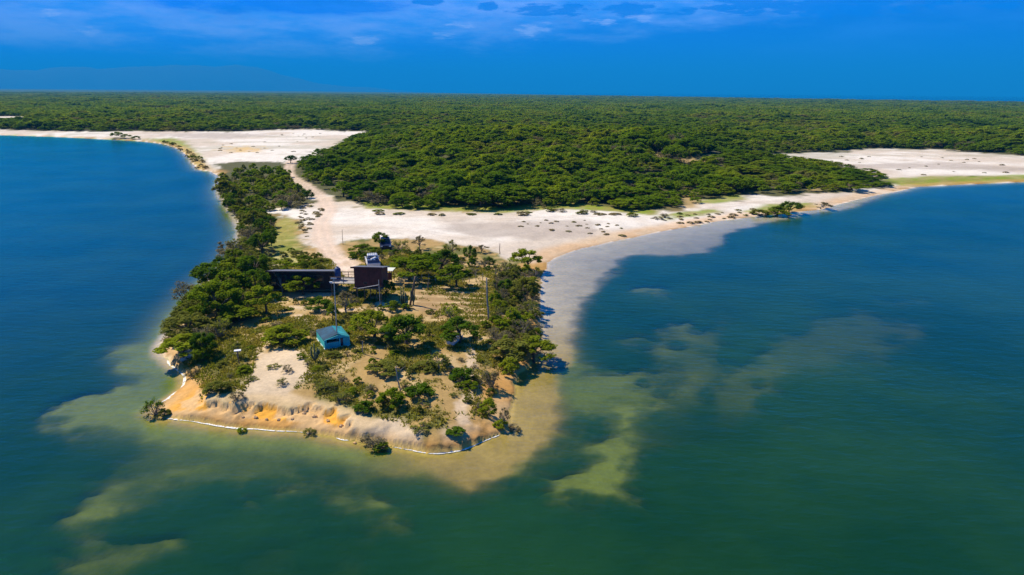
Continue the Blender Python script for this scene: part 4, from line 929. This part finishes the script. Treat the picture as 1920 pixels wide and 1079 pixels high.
for i, (px_, py_, hp, wp, kd, lm, nm, lb) in enumerate(TREES):
    if not kd: continue
    x, y, z = atg(px_, py_); k = px_size(x, y, z + 1); w = wp * k * 1.04
    dep_a = math.atan2(CAM_H - z, math.hypot(x, y)); h = max(0.45 * w * 0.6, (hp * k - 0.30 * w * math.sin(dep_a)) / math.cos(dep_a))
    plant(nm, kd, lm, x, y, max(z, -0.25) - 0.03, w, h, lb, 'tree' if nm.endswith('tree') else ('mangrove' if nm == 'mangrove' else 'bush'), seed=i % 4)
    placed.append((x, y, w))
def scatter(poly, n_try, spacing, wr, hr, kinds, name, label, group, zmin=-0.05, avoid=0.32):
    P = atl(poly, 1.2); lo, hi = P.min(0), P.max(0); got = []
    q = lo + rng2.random((n_try, 2)) * (hi - lo); q = q[sdf(q[:, 0], q[:, 1], P) > 0]; zs = terrain(q[:, 0], q[:, 1])[0]
    for (x, y), z in zip(q, zs):
        if z < zmin: continue
        w = rng2.uniform(*wr); h = rng2.uniform(*hr)
        if any((x - a) ** 2 + (y - b_) ** 2 < (spacing * 0.5 * (w + c_) * 0.5 + 0.2) ** 2 for a, b_, c_ in got): continue
        if any((x - a) ** 2 + (y - b_) ** 2 < (avoid * c_) ** 2 for a, b_, c_ in placed): continue
        if name == 'low_shrub' and y < 62 and min(seg_dist(np.array([x]), np.array([y]), CLIFF)[0], seg_dist(np.array([x]), np.array([y]), SLOPE)[0]) < 2.6: continue
        if math.hypot(x - lx, y - ly - 1.7) < 2.6 or (abs(x - lx) < W2 / 2 + 0.4 and -0.6 < y - ly < 4.2) or (abs(x - rx) < W1 / 2 + 0.6 and -0.5 < y - ry < 4): continue
        kd, lm = kinds[rng2.integers(0, len(kinds))]; got.append((x, y, w))
        look = {'acacia': 'green', 'olive': 'olive', 'grey': 'grey twiggy', 'dark': 'dark green', 'bright': 'yellow green', 'tuft': 'dry', 'forest': 'leafy green'}[lm] if kd != 'sparse' else 'thin branchy'
        plant(name, kd, lm, x, y, z - 0.04, w, h, label.replace('one of the', look), 'bush' if 'tree' not in name else 'tree', look + ' ' + group, seed=int(rng2.integers(0, 4)))
    return got
G1 = [('shrub', 'acacia'), ('shrub', 'olive'), ('round', 'acacia'), ('grey', 'grey'), ('grey', 'olive'), ('round', 'dark'), ('shrub', 'olive')]
G2 = [('shrub', 'acacia'), ('shrub', 'olive'), ('grey', 'grey'), ('grey', 'olive'), ('shrub', 'bright'), ('sparse', 'olive'), ('grey', 'grey')]
n_ = len(scatter([(306, 668), (308, 622), (340, 575), (385, 520), (430, 480), (448, 440), (425, 392), (408, 365), (500, 392), (512, 440), (500, 500), (500, 545), (470, 585), (420, 640), (380, 680)], 1600, 0.85, (2.2, 4.2), (1.5, 3.2), G1, 'shore_shrub', 'one of the shrub crowded in the thicket along the left shore', 'shrubs crowding the left shore'))
n_ += len(scatter([(408, 340), (440, 318), (535, 320), (545, 345), (585, 378), (500, 396), (415, 372)], 500, 1.0, (2.6, 4.6), (1.8, 3.4), [('round', 'acacia'), ('shrub', 'acacia'), ('forest', 'forest'), ('forest', 'forest'), ('shrub', 'olive'), ('grey', 'grey')], 'thicket_tree', 'one of the tree in the thicket between the left water and the track', 'trees between the left water and the track'))
n_ += len(scatter([(930, 520), (985, 495), (1008, 505), (1004, 560), (1006, 630), (1000, 680), (950, 690), (925, 640), (922, 580)], 520, 0.95, (1.4, 2.9), (1.0, 2.1), G2, 'shore_shrub', 'one of the shrub crowded in the thicket along the right shore', 'shrubs crowding the right shore'))
n_ += len(scatter([(500, 480), (560, 462), (620, 492), (632, 515), (500, 515)], 160, 1.2, (1.4, 3.2), (0.6, 1.4), [('shrub', 'acacia'), ('shrub', 'bright'), ('shrub', 'olive')], 'low_shrub', 'one of the low shrub on the green ground behind the long cabin', 'low shrubs behind the long cabin'))
n_ += len(scatter([(640, 478), (700, 468), (900, 486), (980, 505), (920, 530), (760, 520), (735, 500), (660, 500)], 170, 1.3, (1.2, 2.6), (0.6, 1.6), [('shrub', 'acacia'), ('shrub', 'dark'), ('shrub', 'olive'), ('grey', 'grey')], 'low_shrub', 'one of the low shrub between the beach and the furrowed plot', 'low shrubs behind the furrowed plot'))
n_ += len(scatter([(470, 660), (600, 690), (680, 650), (900, 660), (930, 700), (915, 770), (820, 790), (700, 770), (600, 745), (400, 730), (380, 690)], 170, 1.7, (0.7, 1.7), (0.35, 0.9), [('shrub', 'acacia'), ('shrub', 'olive'), ('grey', 'olive'), ('grey', 'grey')], 'low_shrub', 'one of the small low shrub dotted over the front of the point', 'small shrubs on the front of the point'))
n_ += len(scatter([(520, 570), (640, 570), (900, 600), (930, 650), (700, 660), (560, 640), (490, 610)], 120, 1.7, (0.7, 1.8), (0.35, 1.0), [('shrub', 'acacia'), ('shrub', 'olive'), ('grey', 'olive'), ('grey', 'grey')], 'low_shrub', 'one of the small low shrub between the cabins and the front scrub', 'small shrubs below the cabins'))
n_ += len(scatter([(296, 262), (335, 268), (365, 285), (390, 308), (388, 321), (366, 318), (348, 292), (322, 274)], 500, 1.0, (2.0, 4.5), (0.8, 1.8), [('shrub', 'olive'), ('shrub', 'acacia'), ('shrub', 'tuft')], 'bank_shrub', 'one of the low shrub on the bank curving along the far left water', 'shrubs on the far left bank'))
# tussocks on the beaches
def tussocks(poly, n, wr, label, group, mind=2.0):
    P = atl(poly); lo, hi = P.min(0), P.max(0); got = []
    q = lo + rng2.random((4000, 2)) * (hi - lo); q = q[sdf(q[:, 0], q[:, 1], P) > 0]; zs = terrain(q[:, 0], q[:, 1])[0]; cl_ = fbm(q[:, 0], q[:, 1], 0.08, 3, 95)
    for (x, y), z, cc in zip(q, zs, cl_):
        if z < 0.12 or cc < 0.50 or len(got) >= n or any((x - a) ** 2 + (y - b_) ** 2 < mind ** 2 for a, b_ in got): continue
        got.append((x, y)); w = rng2.uniform(*wr); cm, tm = lib('shrub', 'tuft', int(rng2.integers(0, 3)))
        o = link_mesh('grass_tussock', cm, None, (x, y, z - 0.05)); o.scale = (w * 1.3, w, w * 0.26); o.rotation_euler = (0, 0, rng2.random() * 6.28); tag(o, label, 'tussock', group)
    return len(got)
n_t = tussocks([(920, 424), (1000, 422), (1080, 420), (1180, 424), (1165, 446), (1060, 456), (960, 450)], 26, (0.6, 1.5), 'one of the dry tussocks on the beach between woodland and point', 'tussocks on the middle beach')
n_t += tussocks([(780, 425), (870, 420), (870, 434), (785, 438)], 8, (0.7, 1.4), 'one of the few dry tussocks on the left part of the middle beach', 'tussocks on the left of the middle beach', 2.0)
n_t += tussocks([(560, 398), (592, 385), (610, 400), (585, 430), (575, 455), (560, 440)], 30, (0.8, 2.0), 'one of the dry tussocks beside the sandy track', 'tussocks beside the track', 1.4)
n_t += tussocks([(1230, 418), (1340, 400), (1420, 396), (1400, 408), (1300, 425)], 40, (0.9, 2.2), 'one of the dry tussocks along the right beach', 'tussocks on the right beach', 2.2)
n_t += tussocks([(430, 256), (600, 252), (640, 258), (560, 290), (430, 295), (400, 285)], 26, (1.0, 2.2), 'one of the dark tussocks on the far left beach', 'tussocks on the far left beach', 6)
n_t += tussocks([(1500, 300), (1700, 296), (1900, 305), (1900, 330), (1700, 338), (1640, 322)], 22, (1.0, 2.4), 'one of the dark tussocks on the far right beach', 'tussocks on the far right beach', 7)
n_ += len(scatter([(640, 388), (700, 392), (900, 398), (1060, 390), (1230, 402), (1280, 392), (1290, 394), (1230, 406), (1060, 398), (900, 404), (700, 400)], 130, 1.3, (1.8, 3.8), (0.4, 1.1), [('shrub', 'olive'), ('shrub', 'acacia'), ('grey', 'grey'), ('shrub', 'tuft')], 'fringe_shrub', 'one of the low shrub fringing the woodland along the middle beach', 'shrubs fringing the woodland'))
print('bushes', n_, 'tussocks', n_t)
# grass and dry stalks between the bushes: nobody could count them
gq = rng2.random((170000, 2)) * np.array([62, 90]) + np.array([-42, 38]); s_ = sdf(gq[:, 0], gq[:, 1], PLATEAU); gq = gq[(s_ > -0.5) & (np.minimum(seg_dist(gq[:, 0], gq[:, 1], CLIFF), seg_dist(gq[:, 0], gq[:, 1], SLOPE)) > 1.3)]
cov = fbm(gq[:, 0], gq[:, 1], 0.22, 5, 61) * 0.6 + fbm(gq[:, 0], gq[:, 1], 0.7, 4, 62) * 0.4
bare = np.zeros(len(gq), bool)
for P in BARE: bare |= sdf(gq[:, 0], gq[:, 1], P) > 0.3
gq = gq[(cov + rng2.normal(size=len(gq)) * 0.05 > 0.475) & ~bare]; gq = gq[seg_dist(gq[:, 0], gq[:, 1], ROAD) > 1.6][:34000]
zq = terrain(gq[:, 0], gq[:, 1])[0]; gq = gq[zq > 0.5]; zq = zq[zq > 0.5]; n = len(gq); nb_ = 4
base_ = np.repeat(np.stack([gq[:, 0], gq[:, 1], zq - 0.02], 1), nb_, 0) + np.concatenate([rng2.normal(size=(n * nb_, 2)) * 0.10, np.zeros((n * nb_, 1))], 1)
a_ = rng2.random(n * nb_) * 6.28; hgt = 0.10 + 0.22 * rng2.random(n * nb_) ** 2; wd = 0.05 + 0.05 * rng2.random(n * nb_); lean = rng2.normal(size=(n * nb_, 2)) * 0.12
dx_ = np.stack([np.cos(a_) * wd, np.sin(a_) * wd, np.zeros_like(a_)], 1); tip_ = base_ + np.stack([lean[:, 0], lean[:, 1], hgt], 1)
Vt = np.stack([base_ - dx_, base_ + dx_, tip_], 1).reshape(-1, 3); Ft = np.arange(n * nb_ * 3).reshape(-1, 3); tt = np.repeat(0.7 + 0.6 * rng2.random(n * nb_), 3)
grass = link_mesh('dry_grass', grid_mesh('dry_grass', Vt, Ft, MAT['grass'], [('tint', 'FLOAT_COLOR', np.stack([tt, tt, tt, np.ones_like(tt)], 1))], smooth=False)); tag(grass, 'thin dry and green grass over the top of the point', 'grass', kind='stuff')


# ------------------------------------------------------------------ forest
def in_any(x, y, polys, marg=0.0):
    m = np.zeros(x.shape, bool)
    for P in polys: m |= sdf(x, y, P) > -marg
    return m
pts = []
r_ = 118.0
while r_ < 4600:
    s = 4.3 if r_ < 330 else min(4.3 * (r_ / 330) ** 0.72, 26)
    amax = 46
    n = int(2 * R(amax) * r_ / s)
    a = (np.arange(n) + rng.random(n)) / n * 2 * R(amax) - R(amax); q = r_ + (rng.random(n) - 0.5) * s
    pts.append(np.stack([q * np.sin(a), q * np.cos(a), np.full(n, s)], 1)); r_ += s * 0.92
pts = np.vstack(pts); fx, fy, fs = pts.T
PEN = atl([(300, 700), (280, 620), (420, 480), (440, 430), (395, 350), (400, 325), (440, 306), (530, 310), (546, 330), (590, 368), (640, 400), (1040, 470), (1040, 700), (960, 860), (600, 860), (300, 800)])
ok = sdf(fx, fy, LAND) > 3.5
frr = np.hypot(fx, fy)
wob = (fbm(fx, fy, 0.05, 3, 71) - 0.5) * 9
for P in (SAND_A, SAND_B, SAND_C, SAND_D):
    ok &= sdf(fx, fy, P) + wob * np.clip(frr / 300, 0.35, 1.6) < -1.5
ok &= sdf(fx, fy, PEN) < -1
for P in CLEAR: ok &= sdf(fx, fy, P) < 0.5
for P in GRASSY[1:]: ok &= sdf(fx, fy, P) < 0.5
ok &= seg_dist(fx, fy, ROAD) > 3.4
gaps = fbm(fx, fy, 0.045, 4, 77); ok &= ~((gaps > 0.66) & (frr < 900) & (rng.random(len(fx)) < 0.7))
fx, fy, fs, frr = fx[ok], fy[ok], fs[ok], frr[ok]
fz = terrain(fx, fy)[0]
hn = fbm(fx, fy, 0.03, 3, 81)
hn2 = fbm(fx, fy, 0.09, 2, 83); fw = fs * (1.3 + 1.2 * rng.random(len(fx)) ** 1.6); fh = (1.2 + 2.4 * hn + 2.2 * hn2 + 1.2 * rng.random(len(fx)) ** 1.5) * np.where(frr > 500, 1.15, 1.0)
edge_d = np.minimum.reduce([-sdf(fx, fy, P) for P in (SAND_A, SAND_B, SAND_C)])
fh *= 0.55 + 0.45 * sstep(0, 14, edge_d); fw *= 0.7 + 0.3 * sstep(0, 10, edge_d)
emg = rng.random(len(fx)); fw *= np.where(emg < 0.28, 0.62, np.where(emg > 0.90, 1.45, 1.0)); fh *= np.where(emg < 0.28, 0.75, np.where(emg > 0.90, 1.28, 1.0))
fing = sdf(fx, fy, atl([(1330, 300), (1480, 296), (1680, 330), (1680, 360), (1330, 360)])) > 0; fh = np.where(fing, fh * 0.62, fh)
fk = rng.integers(0, 5, len(fx))
# how large each one shows
vis = fw * fh / frr ** 2 * (np.abs(np.degrees(np.arctan2(fx, fy))) < 36.5)
order = np.argsort(-vis); big = order[:300]; rest = order[300:]
print('forest', len(fx))
fseed = 0
for i in big:
    az_ = math.degrees(math.atan2(fx[i], fy[i]))
    if rng.random() < 0.10: kd, lm = 'grey', 'grey'
    else: kd, lm = (('forest', 'forest'), ('forest', 'forest'), ('acacia', 'forest'), ('shrub', 'forest'), ('round', 'forest'))[rng.integers(0, 5)]
    where = 'above the bend of the track' if az_ < -8 else ('behind the middle of the beach' if az_ < 9 else 'near the right end of the beach')
    look = {'forest': 'leafy green', 'acacia': 'flat topped green', 'shrub': 'low bushy green', 'round': 'rounded green', 'grey': 'grey leafless'}[kd]
    plant('scrub_tree', kd, lm, fx[i], fy[i], fz[i] - 0.05, fw[i], fh[i], look + ' scrub tree at the woodland front ' + where, 'tree', look + ' trees of the woodland front ' + where, seed=int(fk[i]) % 4)
# the rest of the woodland reads as one mass
def forest_mass(name, sel, meshes, label):
    me = bpy.data.meshes.new(name); me.vertices.add(len(sel)); me.vertices.foreach_set('co', np.stack([fx[sel], fy[sel], fz[sel] - 0.1], 1).astype(np.float32).ravel())
    a = me.attributes.new('scl', 'FLOAT_VECTOR', 'POINT'); a.data.foreach_set('vector', np.stack([fw[sel], fw[sel], fh[sel]], 1).astype(np.float32).ravel())
    a = me.attributes.new('rot', 'FLOAT', 'POINT'); a.data.foreach_set('value', (rng.random(len(sel)) * 6.283).astype(np.float32))
    o = link_mesh(name, me); tag(o, label, 'woodland', kind='stuff')
    ng = bpy.data.node_groups.new(name, 'GeometryNodeTree'); ng.interface.new_socket('Geometry', in_out='INPUT', socket_type='NodeSocketGeometry'); ng.interface.new_socket('Geometry', in_out='OUTPUT', socket_type='NodeSocketGeometry')
    gi = ng.nodes.new('NodeGroupInput'); go = ng.nodes.new('NodeGroupOutput'); iop = ng.nodes.new('GeometryNodeInstanceOnPoints'); iop.inputs['Pick Instance'].default_value = True
    gti = ng.nodes.new('GeometryNodeGeometryToInstance')
    hold = []
    for mm in meshes:
        oi = ng.nodes.new('GeometryNodeObjectInfo'); oi.inputs['Object'].default_value = mm; oi.inputs['As Instance'].default_value = False
        gi2 = ng.nodes.new('GeometryNodeGeometryToInstance'); ng.links.new(oi.outputs['Geometry'], gi2.inputs[0]); hold.append(gi2)
    jn = ng.nodes.new('GeometryNodeJoinGeometry')
    for h in reversed(hold): ng.links.new(h.outputs[0], jn.inputs[0])
    sa = ng.nodes.new('GeometryNodeInputNamedAttribute'); sa.data_type = 'FLOAT_VECTOR'; sa.inputs['Name'].default_value = 'scl'
    ra = ng.nodes.new('GeometryNodeInputNamedAttribute'); ra.data_type = 'FLOAT'; ra.inputs['Name'].default_value = 'rot'
    cx = ng.nodes.new('ShaderNodeCombineXYZ'); ng.links.new(ra.outputs[0], cx.inputs[2])
    ng.links.new(gi.outputs[0], iop.inputs['Points']); ng.links.new(jn.outputs[0], iop.inputs['Instance'])
    rnd = ng.nodes.new('FunctionNodeRandomValue'); rnd.data_type = 'INT'
    for s_ in rnd.inputs:
        if s_.name == 'Max' and s_.type == 'INT': s_.default_value = 99
    ng.links.new([s_ for s_ in rnd.outputs if s_.type == 'INT'][0], iop.inputs['Instance Index'])
    ng.links.new(cx.outputs[0], iop.inputs['Rotation']); ng.links.new(sa.outputs[0], iop.inputs['Scale'])
    ng.links.new(iop.outputs[0], go.inputs[0])
    md = o.modifiers.new('scatter', 'NODES'); md.node_group = ng
    return o
def mass_source(kind, mat, seed):
    """source trees for the woodland stand hidden inside it, as members of it"""
    cm, tm = lib(kind, mat, seed); return cm
src_holder = []
def src_obj(me, i):
    o = bpy.data.objects.new('woodland_member', me); return o      # not linked: only the scatter uses it
near_src = [src_obj(mass_source('forest', 'forest', s), s) for s in range(4)] + [src_obj(mass_source('acacia', 'forest', s), s) for s in range(2)] + [src_obj(mass_source('shrub', 'forest', s), s) for s in range(2)] + [src_obj(mass_source('round', 'forest', 0), 8), src_obj(mass_source('grey', 'grey', 0), 9)]
far_src = [src_obj(mass_source('clump', 'forest', s), s) for s in range(4)]
rest = np.asarray(rest)
forest_mass('woodland', rest[frr[rest] < 700], near_src, 'dense green scrub woodland spreading behind the beaches')
forest_mass('distant_woodland', rest[frr[rest] >= 700], far_src, 'far green woodland reaching towards the horizon')

# ------------------------------------------------------------------ far mountains and the air
MAT['mountain'] = plain('mountain_haze_blue', (0.015, 0.045, 0.05), 0.9, var=0.3, scale=0.002)  # some of the haze is put into this dark bluish base colour
V = []; F_ = []; nx_, ny_ = 110, 14
for j in range(ny_):
    for i in range(nx_):
        a_ = R(-62 + 55 * i / (nx_ - 1)); q = 22000 + 5000 * j / (ny_ - 1); f_ = j / (ny_ - 1)
        prof = math.sin(math.pi * min(1, f_ * 1.0)) ** 0.8; env = float(sstep(-7.0, -22.0, np.array([math.degrees(a_)]))[0])
        n_h = float(fbm(np.array([math.degrees(a_) * 0.9]), np.array([f_ * 3.0]), 0.22, 5, 101)[0]); V.append((q * math.sin(a_), q * math.cos(a_), -3 + prof * env * (220 + 760 * n_h)))
for j in range(ny_ - 1):
    for i in range(nx_ - 1): F_.append((j * nx_ + i, j * nx_ + i + 1, (j + 1) * nx_ + i + 1, (j + 1) * nx_ + i))
mo = MB().add(V, F_).build('mountains', MAT['mountain'], None, (0, 0, 0), True); tag(mo, 'faint blue mountain range on the left horizon', 'mountains', kind='structure')
m, nt = new_mat('haze'); pv = N(nt, 'ShaderNodeVolumePrincipled'); pv.inputs['Color'].default_value = (0.012, 0.43, 1.0, 1); pv.inputs['Density'].default_value = 1.0e-4; pv.inputs['Anisotropy'].default_value = 0.0
o = N(nt, 'ShaderNodeOutputMaterial'); nt.links.new(pv.outputs[0], o.inputs['Volume'])
hz_o = MB().box((0, 14000, 470), (64000, 34000, 950)).build('haze', m); tag(hz_o, 'thin blue haze over the whole country', 'haze', kind='stuff')
